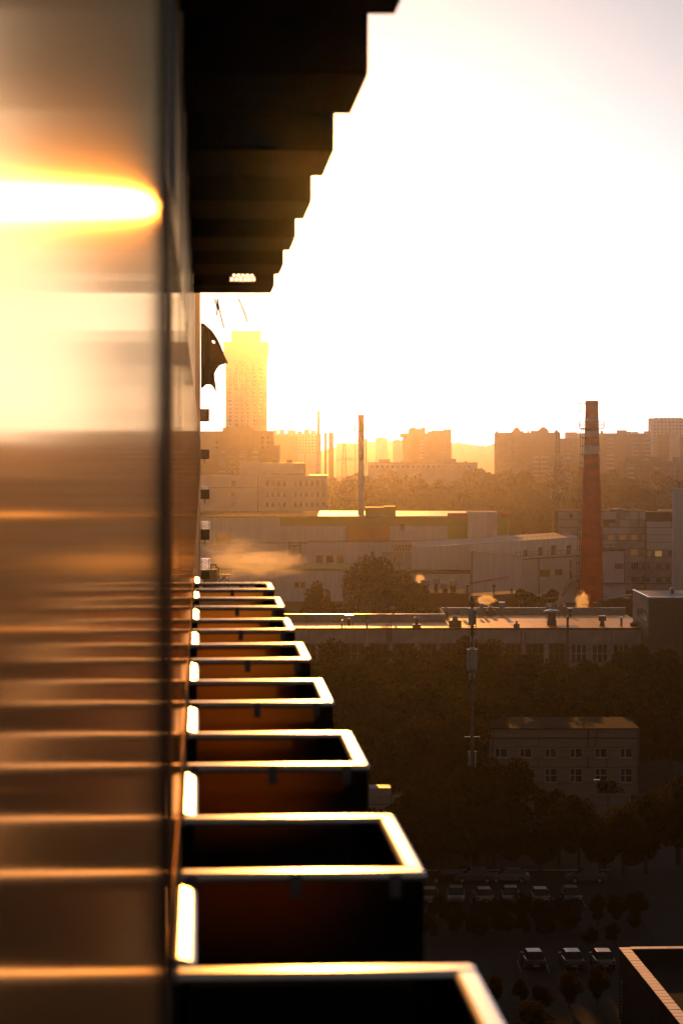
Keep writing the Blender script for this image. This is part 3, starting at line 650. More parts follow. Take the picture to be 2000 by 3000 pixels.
# ------------------------------------------------------------------ low service building with big mushroom vents
b = Bld('boiler_house', 'low dark house with four big mushroom vents beside the willow', 'building', 610, 1290)
b.part('wall', rust_m, [(1205, 1372, 1741, None, 0, 16)]); b.part('roof_edge', roof_dark, [(1203, 1374, 1738, 1740.8, -.3, 16)])
for u0, u1, v0, y in ((1233, 1261, 1702, 3), (1271, 1292, 1699, 9), (1291, 1318, 1709, 2), (1316, 1344, 1703, 5)):
    uc = (u0 + u1) / 2; r = (u1 - u0) / 2 * b.d / F
    v = MB().cyl((b.x(uc), y, b.z(1741)), (b.x(uc), y, b.z(v0 + 14)), r * .55, r * .62, 12).build('roof_vent', steel_m, b.o)
    MB().cyl((b.x(uc), y, b.z(v0 + 16)), (b.x(uc), y, b.z(v0)), r, r, 14).build('hood', grey_panel, v)
b.part('roof_plate', roof_sheet, [(1357, 1373, 1738, 1739.5, 2, 8)])
b = Bld('brick_shed', 'low rust red brick shed just left of the chimney foot', 'shed', 600, 1450)
MB().prism([(b.x(1385), 0), (b.x(1520), 0), (b.x(1520), b.z(1736.5)), (b.x(1385), b.z(1745))], 0, 10).build('wall', rust_m, b.o)
MB().prism([(b.x(1383), b.z(1747)), (b.x(1522), b.z(1738.5)), (b.x(1522), b.z(1736.4)), (b.x(1383), b.z(1744.9))], -.3, -.01).build('roof_edge', roof_sheet, b.o)
for u, v0 in ((1370, 1713), (1448, 1714), (1500, 1724)):
    p = MB().cyl((b.x(u), 2, b.z(1744)), (b.x(u), 2, b.z(v0 + 6)), .22, .22, 8).build('flue', steel_m, b.o); MB().cyl((b.x(u), 2, b.z(v0 + 6)), (b.x(u), 2, b.z(v0)), .4, .4, 8).build('cowl', steel_m, p)
b = Bld('pipe_rack', 'low flat yard building with a light pipe run right of the chimney foot', 'building', 590, 1810)
b.part('wall', roof_dark, [(1760, 1900, 1756, None, 0, 8)]); MB().tube([(b.x(1765), -.5, b.z(1757)), (b.x(1800), -.5, b.z(1751)), (b.x(1850), -.5, b.z(1743))], .35).build('pipe', roof_sheet, b.o)
b.part('roof_plate', roof_sheet, [(1826, 1845, 1752, 1754, 1, 3)]); b.part('roof_vent', steel_m, [(1737, 1748, 1765, 1776, -1, .8)])

# ------------------------------------------------------------------ flat roof hall with felt roof lit by the sun
b = Bld('flat_hall', 'long industrial hall with sunlit flat felt roof covered in vents', 'building', 490, 1400)
s = b.d / F
felt = mat('sunlit_gold_felt', (1.0, .48, .08), .45, metal=.9, var=.45, scale=.8, bump=.06, bscale=1.2, col2=(.30, .15, .04), stretch=(.3, 1.5, 1))  # golden sunlight put into the felt's colour and metallic sheen
zr = b.z(1841); hall = b.o
xl, xr_ = b.x(640), b.x(1905)
x_step = b.x(1318)
yl, yr = 21, 43
def bxw(name, m, *a, parent=None): return MB().box(*a).build(name, m, parent or hall)
bxw('core', roof_dark, xl, x_step, .8, yl, 0, zr - .02); bxw('core', roof_dark, x_step + .01, xr_, .8, yr, 0, zr - .02)
# felt strips, laid across
k = 0; xx = xl
while xx < xr_ - .5:
    w_ = 4.4; yy = (yl if xx + w_ < x_step + .3 else yr) - .35
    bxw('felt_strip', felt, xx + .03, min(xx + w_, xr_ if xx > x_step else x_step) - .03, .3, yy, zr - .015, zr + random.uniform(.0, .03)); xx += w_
    if abs(xx - x_step) < 2.2: xx = x_step + .01
bxw('parapet', grey_panel, xl, x_step, yl, yl + .4, 0, zr + 1.45); bxw('parapet', grey_panel, x_step + .02, xr_, yr, yr + .4, 0, zr + 1.35); bxw('parapet', grey_panel, x_step - .4, x_step, yl + .42, yr + .4, 0, zr + 1.3)
bxw('coping', rail_m, xl, x_step, yl - .08, yl + .48, zr + 1.452, zr + 1.52); bxw('coping', rail_m, x_step + .02, xr_, yr - .08, yr + .48, zr + 1.352, zr + 1.42)
bxw('roof_edge', roof_dark, xl, xr_, -.15, .28, zr - .25, zr + .09)
for u0, u1 in zip(range(640, 1905, 132), list(range(772, 1906, 132)) + [1905]): panel(b, u0, min(u1, 1905), 1845, 1885, grey_panel, 0, th=.6)
WIN = ((1672, 1720, True), (1734, 1782, True), (1795, 1843, True), (1859, 1906, True), (1541, 1594, False), (1607, 1656, False), (1480, 1528, False), (1410, 1466, False), (1350, 1400, False), (1290, 1340, False), (1230, 1280, False), (1150, 1215, False), (1080, 1140, False), (1010, 1066, False), (940, 996, False), (870, 926, False))
ed = sorted(WIN); prev = 640
for u0, u1, br in ed:
    if u0 - prev > 2: panel(b, prev, u0, 1885.5, 1945, grey_panel, .05, gap=.2, th=.5)
    window(b, u0, u1, 1886, 1944, 3, 2, y=.22, fm=frame_m if br else steel_m, t=.2); prev = u1
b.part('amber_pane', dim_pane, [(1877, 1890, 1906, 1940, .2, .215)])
panel(b, 640, 1905, 1946, 1990, grey_panel, 0, th=.6)
for u0, u1, v0, v1, m in ((1072, 1078, 1816, 1892, frame_m), (1525, 1528, 1846, 1944, steel_m), (1537, 1540, 1846, 1944, steel_m), (1790, 1791.5, 1845, 1884, steel_m), (1073, 1075, 1796, 1900, steel_m)):
    MB().cyl((b.x((u0 + u1) / 2), -.35, b.z(v1)), (b.x((u0 + u1) / 2), -.35, b.z(v0)), (u1 - u0) / 2 * s, None, 8).build('pipe', m, hall)
for i in range(4): MB().cyl((b.x(1132 + 4.4 * i), -.3, b.z(1882)), (b.x(1132 + 4.4 * i), -.3, b.z(1828)), .07, .07, 5).build('grille_bar', steel_m, hall)
pl = MB().cyl((b.x(1661), -1.2, 0), (b.x(1661), -1.2, b.z(1806)), .28, .24, 8).build('pole', steel_m, hall); MB().box(b.x(1650), b.x(1668), -1.6, -.9, b.z(1897), b.z(1891)).build('lamp', steel_m, pl)

def roof_y(v):                                                # distance behind the front edge of a roof point seen at photo row v
    return (zr - H) / slope(v) - b.d
def vent(label, u, v_foot, v_top, wfoot, whead, kind='mushroom', cat='roof vent'):
    y = max(1.2, roof_y(v_foot)); d = b.d + y; q = d / F
    t = thing('roof_vent', label, cat, (X(u, d), d, zr + .03)); h = Z(v_top, d) - zr
    if kind == 'mushroom':
        MB().box(-wfoot / 2 * q, wfoot / 2 * q, -wfoot / 2 * q, wfoot / 2 * q, 0, h * .28).build('kerb', steel_m, t)
        MB().cyl((0, 0, h * .28), (0, 0, h * .8), whead * .24 * q, None, 10).build('stem', steel_m, t)
        MB().cyl((0, 0, h * .8), (0, 0, h * .9), whead * .5 * q, whead * .42 * q, 14).build('hood', grey_panel, t); MB().cyl((0, 0, h * .9), (0, 0, h), whead * .42 * q, .05, 14).build('hood_cap', rail_m, t)
    elif kind == 'box':
        MB().cyl((0, 0, 0), (0, 0, h * .5), wfoot * .3 * q, wfoot * .2 * q, 8).build('stem', steel_m, t); MB().box(-whead / 2 * q, whead / 2 * q, -whead / 2 * q, whead / 2 * q, h * .5, h * .95).build('box', steel_m, t)
        MB().box(-whead * .53 * q, whead * .53 * q, -whead * .53 * q, whead * .53 * q, h * .951, h).build('lid', rail_m, t)
    elif kind == 'block':
        MB().box(-wfoot / 2 * q, wfoot / 2 * q, -.9, .9, 0, h * .55).build('housing', steel_m, t); MB().cyl((0, 0, h * .55), (0, 0, h * .85), whead * .4 * q, whead * .3 * q, 12).build('fan', grey_panel, t)
        MB().cyl((0, 0, h * .86), (0, 0, h), whead * .45 * q, .1, 12).build('cap', rail_m, t)
    elif kind == 'tall':
        MB().box(-wfoot / 2 * q, wfoot / 2 * q, -.6, .6, 0, h * .93).build('shaft', grey_panel, t); MB().box(-wfoot * .6 * q, wfoot * .6 * q, -.75, .75, h * .935, h).build('cap', rail_m, t)
    elif kind == 'frame':
        for sx in (-1, 1):
            for sy in (-1, 1): MB().cyl((sx * wfoot * .45 * q, sy * .8, 0), (sx * wfoot * .45 * q, sy * .8, h), .09, None, 5).build('leg', rail_m, t)
        MB().box(-wfoot * .5 * q, wfoot * .5 * q, -.9, .9, h - .3, h).build('deck', rail_m, t); MB().cyl((0, 0, h * .1), (0, 0, h * .7), .4, .3, 8).build('fan', steel_m, t)
    return t
vent('single mushroom vent with broad foot on the left front edge of the felt roof', 1220, 1838, 1806, 24, 20)
vent('bulky round fan housing in front of the roof step', 1333, 1837, 1802, 36, 22, 'block')
vent('broad hooded vent on thick stem at the middle front of the felt roof', 1616, 1832, 1784, 26, 52)
vent('tiny stub vent on the front edge of the felt roof', 1513, 1839, 1819, 16, 10, 'block')
vent('small pale capped vent in the shade of the back parapet', 1670, 1804, 1782, 14, 12, 'box')
vent('square box vent on tapered stem at the right of the felt roof', 1764, 1834, 1804, 26, 20, 'box')
vent('thin post with cross bar at the right end of the felt roof', 1820, 1834, 1808, 5, 4, 'tall')
vent('low round stub beside the dark right block', 1858, 1834, 1818, 22, 20, 'block')
vent('bright steel frame with fan at the left of the felt roof', 1022, 1838, 1802, 24, 22, 'frame')
vent('small bright pipe cowl left of the steel frame on the roof', 1001, 1838, 1817, 5, 6, 'block')
vent('square shaft standing before the back parapet behind the phone mast', 1410, 1800, 1767, 10, 10, 'tall')
vent('pair sized square shaft right of the mast before the back parapet', 1470, 1799, 1764, 14, 14, 'tall')
vent('dark low fan housing between the two square shafts', 1437, 1802, 1776, 26, 20, 'block')
vent('round capped vent behind the left parapet corner', 1306, 1808, 1778, 14, 18, 'block')
vent('thin mushroom pipe on the left back parapet', 1151, 1816, 1776, 8, 14)
def dish(label, u, v, r):
    y = roof_y(v); d = b.d + y; t = thing('satellite_dish', label, 'antenna', (X(u, d), d, zr + .03), R(random.uniform(-60, 60)))
    MB().cyl((0, 0, 0), (0, 0, 1.1), .06, None, 5).build('post', steel_m, t)
    m = MB(); n = 12; m.v.append((0, 0, 1.3))
    for i in range(n): m.v.append((r * math.cos(6.283 * i / n), -.25, 1.3 + r * math.sin(6.283 * i / n)))
    for i in range(n): m.f.append((0, 1 + i, 1 + (i + 1) % n))
    m.v += [(x, y_ - .03, z) for x, y_, z in m.v[:n + 1]]
    for i in range(n): m.f.append((n + 1, n + 2 + (i + 1) % n, n + 2 + i))
    m.build('bowl', frame_m, t); MB().cyl((0, -.1, 1.3), (0, -.8, 1.2), .03, None, 4).build('feed_arm', steel_m, t)
dish('pale dish antenna left of the phone mast on the felt roof', 1352, 1812, .8); dish('second pale dish antenna right of the phone mast on the felt roof', 1404, 1808, .6)
t = thing('roof_duct', 'long flat air duct on stilts behind the broad hooded vent', 'duct', (X(1628, 520), 520, zr + .03)); q = 520 / F
MB().box(-30 * q, 30 * q, -.7, .7, 2.2, 3.1).build('duct', grey_panel, t)
for x in (-27, -9, 9, 27): MB().cyl((x * q, 0, 0), (x * q, 0, 2.2), .07, None, 5).build('leg', steel_m, t)
for x in (-22, 2, 20): MB().box(x * q, (x + 7) * q, -.75, -.71, 2.5, 2.9).build('louvre', rail_m, t)
MB().tube([(-32 * q, 0, 4.2), (32 * q, 0, 4.6)], .05).build('aerial', rail_m, t)

# dark block at the right end
b2 = Bld('stair_block', 'dark ribbed block with bright roof rim at the right end of the flat hall', 'building', 478, 1960)
dd = 26
b2.part('wall', steel_m, [(1900, 2120, 1752, None, 0, dd)])
b2.part('side_wall', grey_panel, [(1899.4, 1899.95, 1753, 1836, .4, dd - .2)])
b2.part('coping', rail_m, [(1897.5, 1904, 1748.5, 1751.8, .36, dd)]); b2.part('coping', rail_m, [(1897.5, 2120, 1748.6, 1751.9, -.25, .35)])
for i, y in enumerate((3, 9, 15)): MB().box(b2.x(1899.4) - .06, b2.x(1899.4) - .005, y, y + 3.4, b2.z(1822), b2.z(1792)).build('side_window', pane_m, b2.o)
for i in range(20): b2.part('rib', steel_m, [(1904 + i * 9, 1906.2 + i * 9, 1754, 1960, -.14, -.005)])
v = b2.part('flue', steel_m, [(1984, 1992, 1734, 1748, 9, 10)]); MB().cyl((b2.x(1988), 9.5, b2.z(1734)), (b2.x(1988), 9.5, b2.z(1727)), .6, .1, 10).build('cowl', rail_m, v)
for i in range(3): MB().cyl((b2.x(1899) - .3, 2 + i * .01, b2.z(1800 + i * 8)), (b2.x(1893) - .4, 2, b2.z(1796 + i * 8)), .05, None, 4).build('bracket', rail_m, b2.o)

# ------------------------------------------------------------------ low two storey panel building in the shade
b = Bld('panel_house', 'low two storey house of ribbed concrete panels among dark trees', 'building', 315, 1655)
siding = mat('ribbed_panel', (.34, .25, .19), .9, var=.25, scale=.8, bump=.5, bscale=3, stretch=(.3, 1, 9))
b.part('core', dark_m, [(1436, 1874, 2139, None, .4, 13)])
JV = (1434, 1578.5, 1725, 1870)
for v0, v1 in ((2136, 2161.5), (2163, 2190), (2221.5, 2249)):
    for a, c in zip(JV, JV[1:]): panel(b, a, c, v0, v1, siding, gap=1.6)
for v0, v1 in ((2190.5, 2221), (2250, 2294)):
    us = [(1434, 1450)]; wl_ = ((1450, 1488), (1523, 1559), (1597, 1633), (1671, 1706), (1744, 1780), (1818, 1853))
    prev = 1434
    for a, c in wl_:
        panel(b, prev, a, v0, v1, siding, gap=.8); prev = c
        w = window(b, a, c, v0 + 1, v1 - 1, 1, 1 if v0 < 2200 else 2, y=.12, t=.09)
        mx = b.x(a + (c - a) * .38) - b.x(a); MB().box(mx, mx + .12, 0, .09, .1, (v1 - v0 - 2) * b.d / F - .1).build('mullion', frame_m, w)
        b.part('sill', frame_m, [(a - 1, c + 1, v1 - 1.5, v1, -.12, .1)])
    panel(b, prev, 1870, v0, v1, siding, gap=.8)
panel(b, 1434, 1870, 2295, 2325, siding); panel(b, 1434, 1870, 2325.5, 2350, siding)
b.part('roof', roof_dark, [(1432, 1873, 2132.5, 2135.8, -.3, 13)]); b.part('downpipe', steel_m, [(1871, 1874, 2137, 2345, -.2, .3)])
for (ua, ub, va, vb) in ((1447, 1441, 2136, 2235), (1750, 1744, 2137, 2188), (1776, 1779, 2206, 2250)): MB().cyl((b.x(ua), -.08, b.z(va)), (b.x(ub), -.08, b.z(vb)), .05, None, 4).build('cable', dark_m, b.o)
b = Bld('roof_cabin', 'small tan brick cabin behind the left end of the panel house', 'hut', 345, 1445)
b.part('wall', siding, [(1425, 1466, 2090, None, 0, 3)]); b.part('roof', roof_dark, [(1422, 1468, 2086, 2089.8, -.3, 3.2)])
b = Bld('yard_hut', 'small pale concrete hut beside the parking area', 'hut', 268, 1135)
for a, c, v0, v1 in ((1080, 1146, 2309, 2334), (1080, 1146, 2334.5, 2356), (1080, 1146, 2358, 2372)): panel(b, a, c, v0, v1, grey_panel, gap=1)
for a, c, v0, v1 in ((1147.5, 1154, 2329, 2371), (1154.5, 1190, 2329, 2346), (1154.5, 1190, 2346.5, 2371)): panel(b, a, c, v0, v1, grey_panel, gap=1)
b.part('core', dark_m, [(1081, 1145, 2311, None, .3, 3.5)]); b.part('core', dark_m, [(1147, 1189, 2331, None, .3, 3.4)]); panel(b, 1090, 1184, 2373, 2390, grey_panel)
b = Bld('yard_wall', 'low concrete panel wall in front of the panel house', 'wall', 292, 1690)
for a, c in zip(range(1478, 1900, 62), range(1540, 1910, 62)): panel(b, a, c, 2324, 2360, siding, gap=1.2, th=.2); panel(b, a, c, 2360.5, 2396, siding, gap=1.2, th=.2)

# ------------------------------------------------------------------ phone mast
d = 285; t = thing('phone_mast', 'slim dark phone mast with pale antenna panels on three levels', 'mast', (X(1383, d), d, 0)); s = d / F
zt = Z(1768, d)
MB().cyl((0, 0, 0), (0, 0, Z(2000, d)), .26, .2, 10).build('pole', steel_m, t); MB().cyl((0, 0, Z(2000, d) + .002), (0, 0, zt), .24, .16, 10).build('upper_pole', dark_m, t); MB().cyl((0, 0, zt), (0, 0, Z(1714, d)), .04, .015, 5).build('whip_aerial', steel_m, t)
ant = mat('antenna_plastic', (.50, .46, .42), .5, var=.1, scale=2)
def apanel(x, y, v0, v1, w):
    MB().box((x - w / 2) * s, (x + w / 2) * s, y - .08, y + .08, Z(v1, d), Z(v0, d)).build('antenna_panel', ant, t, bevel=.04)
    MB().cyl((x * s, y, (Z(v0, d) + Z(v1, d)) / 2), (0, 0, (Z(v0, d) + Z(v1, d)) / 2), .05, None, 5).build('arm', steel_m, t)
    MB().box((x - w / 2) * s - .02, (x + w / 2) * s + .02, y - .1, y + .1, Z(v0, d) + .003, Z(v0, d) + .1).build('panel_cap', rail_m, t)
apanel(-5, -.35, 1784, 1832, 13); apanel(8, -.1, 1787, 1830, 8); apanel(0, -.4, 1898, 1960, 12); apanel(-11, 0, 1904, 1965, 9); apanel(11, 0, 1904, 1965, 9)
apanel(-8.5, -.2, 2204, 2262, 5); apanel(9.5, -.2, 2203, 2256, 5)
for v in (1836, 1858, 1872, 1968, 1976, 2045): MB().cyl((-12 * s, -.1, Z(v, d)), (12 * s, -.1, Z(v, d)), .05, None, 5).build('bracket', steel_m, t)
for sx in (-1, 1): MB().cyl((sx * 4 * s, -.2, Z(2159, d)), (sx * 23 * s, -.2, Z(2159, d)), .09, None, 6).build('arm', rail_m, t)
for x, v0, v1 in ((-3, 1745, 1768), (3, 1752, 1766), (5, 1765, 1778), (-4, 1865, 1880), (5, 1868, 1890), (-6, 1974, 1990), (5, 1974, 1990)): MB().box((x - 2.4) * s, (x + 2.4) * s, -.3, 0, Z(v1, d), Z(v0, d)).build('radio_unit', ant if v0 > 1800 else steel_m, t)
MB().tube([(3 * s, -.2, Z(1800, d)), (12 * s, -.2, Z(1832, d)), (8 * s, -.2, Z(1850, d)), (2 * s, -.2, Z(1860, d))], .035, 5).build('cable', dark_m, t)
# ------------------------------------------------------------------ trees
def leaf_mat(name, col, trans, tcol):
    m = bpy.data.materials.new(name); m.use_nodes = True; n = m.node_tree.nodes; l = m.node_tree.links; n.remove(n['Principled BSDF'])
    tc = n.new('ShaderNodeTexCoord'); nz = n.new('ShaderNodeTexNoise'); nz.inputs['Scale'].default_value = .9; l.new(tc.outputs['Object'], nz.inputs[0])
    rp = n.new('ShaderNodeValToRGB'); rp.color_ramp.elements[0].position = .35; rp.color_ramp.elements[1].position = .68
    rp.color_ramp.elements[0].color = (*[c * .55 for c in col], 1); rp.color_ramp.elements[1].color = (*[min(1, c * 1.35) for c in col], 1); l.new(nz.outputs['Fac'], rp.inputs[0])
    df = n.new('ShaderNodeBsdfDiffuse'); tr = n.new('ShaderNodeBsdfTranslucent'); mx = n.new('ShaderNodeMixShader'); mx.inputs[0].default_value = trans
    l.new(rp.outputs[0], df.inputs[0]); tr.inputs[0].default_value = (*tcol, 1); l.new(df.outputs[0], mx.inputs[1]); l.new(tr.outputs[0], mx.inputs[2]); l.new(mx.outputs[0], n['Material Output'].inputs[0])
    return m
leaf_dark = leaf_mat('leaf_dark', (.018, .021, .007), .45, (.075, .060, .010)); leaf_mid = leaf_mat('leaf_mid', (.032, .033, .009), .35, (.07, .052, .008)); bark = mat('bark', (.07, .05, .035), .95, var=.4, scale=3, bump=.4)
def cards(P, size, nrm=None):
    n = len(P); a = rng.normal(size=(n, 3)); a /= np.linalg.norm(a, axis=1)[:, None]
    b_ = np.cross(a, rng.normal(size=(n, 3))); b_ /= np.linalg.norm(b_, axis=1)[:, None]
    sz = size * rng.uniform(.6, 1.3, n)[:, None]; a = a * sz; b_ = b_ * sz * .65
    return np.stack([P - a, P - b_, P + a, P + b_], 1).reshape(-1, 3)
def card_mesh(name, V, m):
    n = len(V) // 4; me = bpy.data.meshes.new(name); me.vertices.add(len(V)); me.vertices.foreach_set('co', V.astype(np.float32).ravel())
    me.loops.add(4 * n); me.loops.foreach_set('vertex_index', np.arange(4 * n, dtype=np.int32)); me.polygons.add(n)
    me.polygons.foreach_set('loop_start', np.arange(0, 4 * n, 4, dtype=np.int32)); me.polygons.foreach_set('loop_total', np.full(n, 4, np.int32))
    me.materials.append(m); me.update(); me.validate(); return me
def crown_pts(n, rad, h0, h1, nb):
    out = []; hc, hr = (h0 + h1) / 2, (h1 - h0) / 2
    for i in range(nb):
        q = rng.normal(size=3); q /= np.linalg.norm(q); q *= rng.uniform(.35, .8)
        c = np.array([q[0] * rad, q[1] * rad, hc + q[2] * hr]); r = rng.uniform(.26, .5) * rad
        k = n // nb; w = rng.normal(size=(k, 3)); w /= np.linalg.norm(w, axis=1)[:, None]
        out.append(c + w * (r * rng.uniform(.55, 1.08, k) ** .6)[:, None] * np.array([1, 1, .9]))
    return np.concatenate(out)
def tree_proto(name, h, rad, n, size, nb, lm):
    P = crown_pts(n, rad, h * .10, h, nb); me = card_mesh('crown', cards(P, size), lm)
    tm = MB(); tm.cyl((0, 0, 0), (.15, .1, h * .45), rad * .075, rad * .05, 7)
    for i in range(6):
        q = 2.4 * i; z = h * (.3 + .05 * i); tm.cyl((.1, .05, z), (math.cos(q) * rad * .6, math.sin(q) * rad * .6, z + h * .25), rad * .03, rad * .012, 5)
    return me, tm.mesh('trunk', bark)
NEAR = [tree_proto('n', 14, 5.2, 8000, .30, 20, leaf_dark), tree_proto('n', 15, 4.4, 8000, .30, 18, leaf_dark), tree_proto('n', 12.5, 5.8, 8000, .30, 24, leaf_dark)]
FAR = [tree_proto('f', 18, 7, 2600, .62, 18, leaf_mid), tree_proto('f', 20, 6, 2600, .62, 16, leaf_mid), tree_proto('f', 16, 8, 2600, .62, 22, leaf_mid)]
def put_tree(protos, label, group, x, y, sc, name='leafy_tree', sz=1.):
    me, tm = random.choice(protos)
    t = thing(name, label, 'tree', (x, y, 0), random.uniform(0, 6.28), group); t.scale = (sc * random.uniform(.9, 1.15), sc * random.uniform(.9, 1.15), sc * sz)
    for nm, mm in (('crown', me), ('trunk', tm)):
        o = bpy.data.objects.new(nm, mm); COL.objects.link(o); o.parent = t
    return t
# far belts
def belt_label(u, d):
    where = 'left of the lattice pylon' if u < 1500 else 'behind the pylon and red chimney' if u < 1790 else 'at the right edge'
    return 'hazy tree in the %s row of the distant belt %s' % ('front' if d < 1150 else 'middle' if d < 1250 else 'back', where)
def yard_label(u, d):
    if d > 390: return 'dark tree in the top row under the flat hall windows %s' % ('left of the mast' if u < 1380 else 'right of the mast')
    if d > 318: return 'dark leafy tree in the wood %s' % ('left of the panel house' if u < 1430 else 'right of the panel house' if u > 1875 else 'rising behind the panel house roof')
    if d > 250: return 'dark leafy tree in the wood %s' % ('between mast foot and car park' if u < 1560 else 'in front of the yard wall')
    return 'low dark tree in the yard in front of the near car row'
for d, pitch, tops in ((1180, 66, [(960, 1440), (1100, 1432), (1190, 1428), (1260, 1452), (1330, 1425), (1420, 1440), (1500, 1432), (1640, 1420), (1720, 1432), (1800, 1424), (1900, 1425), (2010, 1418)]),
                       (1300, 60, [(960, 1405), (1080, 1402), (1300, 1404), (1420, 1380), (1500, 1375), (1650, 1388), (1760, 1380), (1880, 1384), (2010, 1386)]),
                       (1420, 56, [(930, 1388), (1150, 1378), (1280, 1372), (1420, 1366), (1600, 1366), (1780, 1366), (2010, 1372)]),
                       (1120, 70, [(1420, 1462), (1560, 1450), (1700, 1462), (1850, 1450), (2010, 1455)]), (1040, 74, [(1440, 1500), (1600, 1490), (1900, 1480), (2010, 1475)])):
    u = tops[0][0] - 20
    while u < tops[-1][0] + 10:
        v = np.interp(u, [q[0] for q in tops], [q[1] for q in tops]) + random.uniform(-9, 12)
        dd_ = d + random.uniform(-40, 40); h = Z(v, dd_)
        put_tree(FAR, belt_label(u, d), belt_label(u, d)[5:], X(u, dd_), dd_, h / 18.5)
        u += pitch * random.uniform(.7, 1.15)
for d, pitch in ((1900, 34), (2300, 30), (2800, 26)):
    u = 900
    while u < 1480:
        h = random.uniform(12, 20); put_tree(FAR, 'small faint tree low on the hazy horizon', 'faint trees on the horizon', X(u, d), d + random.uniform(-90, 90), h / 18); u += pitch * random.uniform(.8, 1.4)
# trees of the yard in front of the flat hall
sil = [(880, 1915), (1000, 1910), (1080, 1893), (1160, 1885), (1210, 1880), (1250, 1862), (1330, 1858), (1400, 1860), (1440, 1868), (1478, 1905), (1520, 1935), (1600, 1955), (1660, 1955), (1720, 1925), (1780, 1890), (1830, 1900), (1880, 1935), (1940, 1905), (2010, 1890)]
yard = 'dark leafy tree in the shaded wood in front of the flat hall'
u = 870
while u < 2030:
    v = np.interp(u, [q[0] for q in sil], [q[1] for q in sil]) + random.uniform(-2, 8); d = random.uniform(395, 425)
    put_tree(NEAR, yard_label(u, d), yard_label(u, d)[5:], X(u, d), d, max(.55, Z(v, d) / 14.2)); u += random.uniform(42, 66)
for d0, d1, pitch, hmin, hmax, u0, u1 in ((365, 385, 80, 12, 16, 880, 2030), (340, 360, 84, 12, 15, 880, 2040), (322, 338, 88, 10, 14, 900, 1430), (322, 338, 88, 9, 12, 1900, 2050), (296, 312, 95, 9, 13, 900, 1440), (272, 288, 100, 9, 13, 960, 1080), (262, 285, 60, 7, 10, 1080, 1540), (255, 262, 70, 6, 8, 1000, 1900), (286, 300, 70, 8, 10, 1100, 1440), (160, 186, 150, 4, 6, 1180, 1800)):
    u = u0
    while u < u1:
        d = random.uniform(d0, d1); h = random.uniform(hmin, hmax)
        if 1640 < u < 1740 and d > 360: h *= .8
        put_tree(NEAR, yard_label(u, d), yard_label(u, d)[5:], X(u, d), d, h / 14.2); u += pitch * random.uniform(.75, 1.1)
for lab, u, v, d in (('rounded tree with gilded top edge in front of the panel house', 1608, 2288, 288), ('tree hiding the right lower corner of the panel house', 1785, 2265, 303), ('thin tree standing right at the phone mast foot', 1380, 2270, 280), ('tree crossing the left end of the panel house', 1455, 2240, 300),
                     ('large dark tree with gilded left edge at the right border', 1990, 2222, 262), ('lower dark tree left of the large one at the right border', 1895, 2300, 256), ('broad low tree above the parked cars', 1320, 2322, 266), ('bushy tree between the mast and the parked cars', 1430, 2345, 262), ('bushy tree right of the small hut', 1225, 2360, 262), ('dark tree behind the last parked car', 1760, 2400, 258)):
    put_tree(NEAR, lab, None, X(u, d), d, Z(v, d) / 14.2)
def shr(d): return 'right in front of the far car row' if d > 225 else 'midway between the two car rows' if d > 210 else 'in front of the near car row'
for d, u0, u1, pitch in ((229, 1150, 1900, 62), (221, 1150, 1900, 66), (197, 1240, 1800, 70)):
    u = u0
    while u < u1:
        dd_ = d + random.uniform(-4, 4)
        put_tree(NEAR, 'low dark shrub ' + shr(d), 'low shrubs ' + shr(d), X(u, dd_), dd_, random.uniform(.15, .22), 'shrub'); u += pitch * random.uniform(.8, 1.2)
# willow and bushes left of the mushroom vents
d = 600; h = Z(1614, d)
P = []
for i in range(210):
    q = rng.uniform(0, 6.283); r = 7.2 * math.sqrt(rng.uniform(.02, 1)); top = h * (1 - .28 * (r / 7.2) ** 2) - rng.uniform(0, 2.5); L = rng.uniform(3.5, 9.5)
    k = int(L * 5); zz = top - np.linspace(0, L, k); P.append(np.stack([r * math.cos(q) + rng.normal(0, .16, k) + np.linspace(0, .6, k) * math.cos(q), r * math.sin(q) + rng.normal(0, .16, k), zz], 1))
P.append(crown_pts(2200, 5.5, h * .3, h * .97, 14)); P = np.concatenate(P); V = cards(P, .34); V[:, 2] = V[:, 2]
t = thing('willow_tree', 'tall weeping willow in front of the striped chimney foot', 'tree', (X(1090, d), d, 0))
o = bpy.data.objects.new('crown', card_mesh('crown', V, leaf_mid)); COL.objects.link(o); o.parent = t
tm = MB().cyl((0, 0, 0), (.2, 0, h * .5), .5, .35, 8)
for i in range(7): tm.cyl((.15, 0, h * .4), (4.5 * math.cos(i * .9), 4.5 * math.sin(i * .9), h * .8), .22, .07, 5)
tm.build('trunk', bark, t)
for lab, u, v, d in (('round tree right behind the willow', 1192, 1676, 590), ('small slim tree left of the willow', 935, 1693, 600), ('shorter slim tree left of the willow', 916, 1715, 596), ('bushy tree at the willow foot', 1030, 1752, 575), ('low tree below the willow right side', 1140, 1752, 570), ('low bushy tree under the mushroom vents', 1240, 1752, 572), ('low tree before the small brick shed', 1310, 1752, 575), ('golden rimmed bush left of the red chimney', 1550, 1722, 572), ('twin golden bush next to the red chimney stairs', 1605, 1724, 568), ('low golden shrub at the left of the flat hall', 985, 1768, 565)):
    put_tree(FAR if 'slim' not in lab else NEAR, lab, None, X(u, d), d, Z(v, d) / 18.5, sz=1.25 if 'slim' in lab else 1.)
put_tree(FAR, 'bright edged tree crown above the works hall roof', None, X(1560, 860), 860, Z(1563, 860) / 18.5)

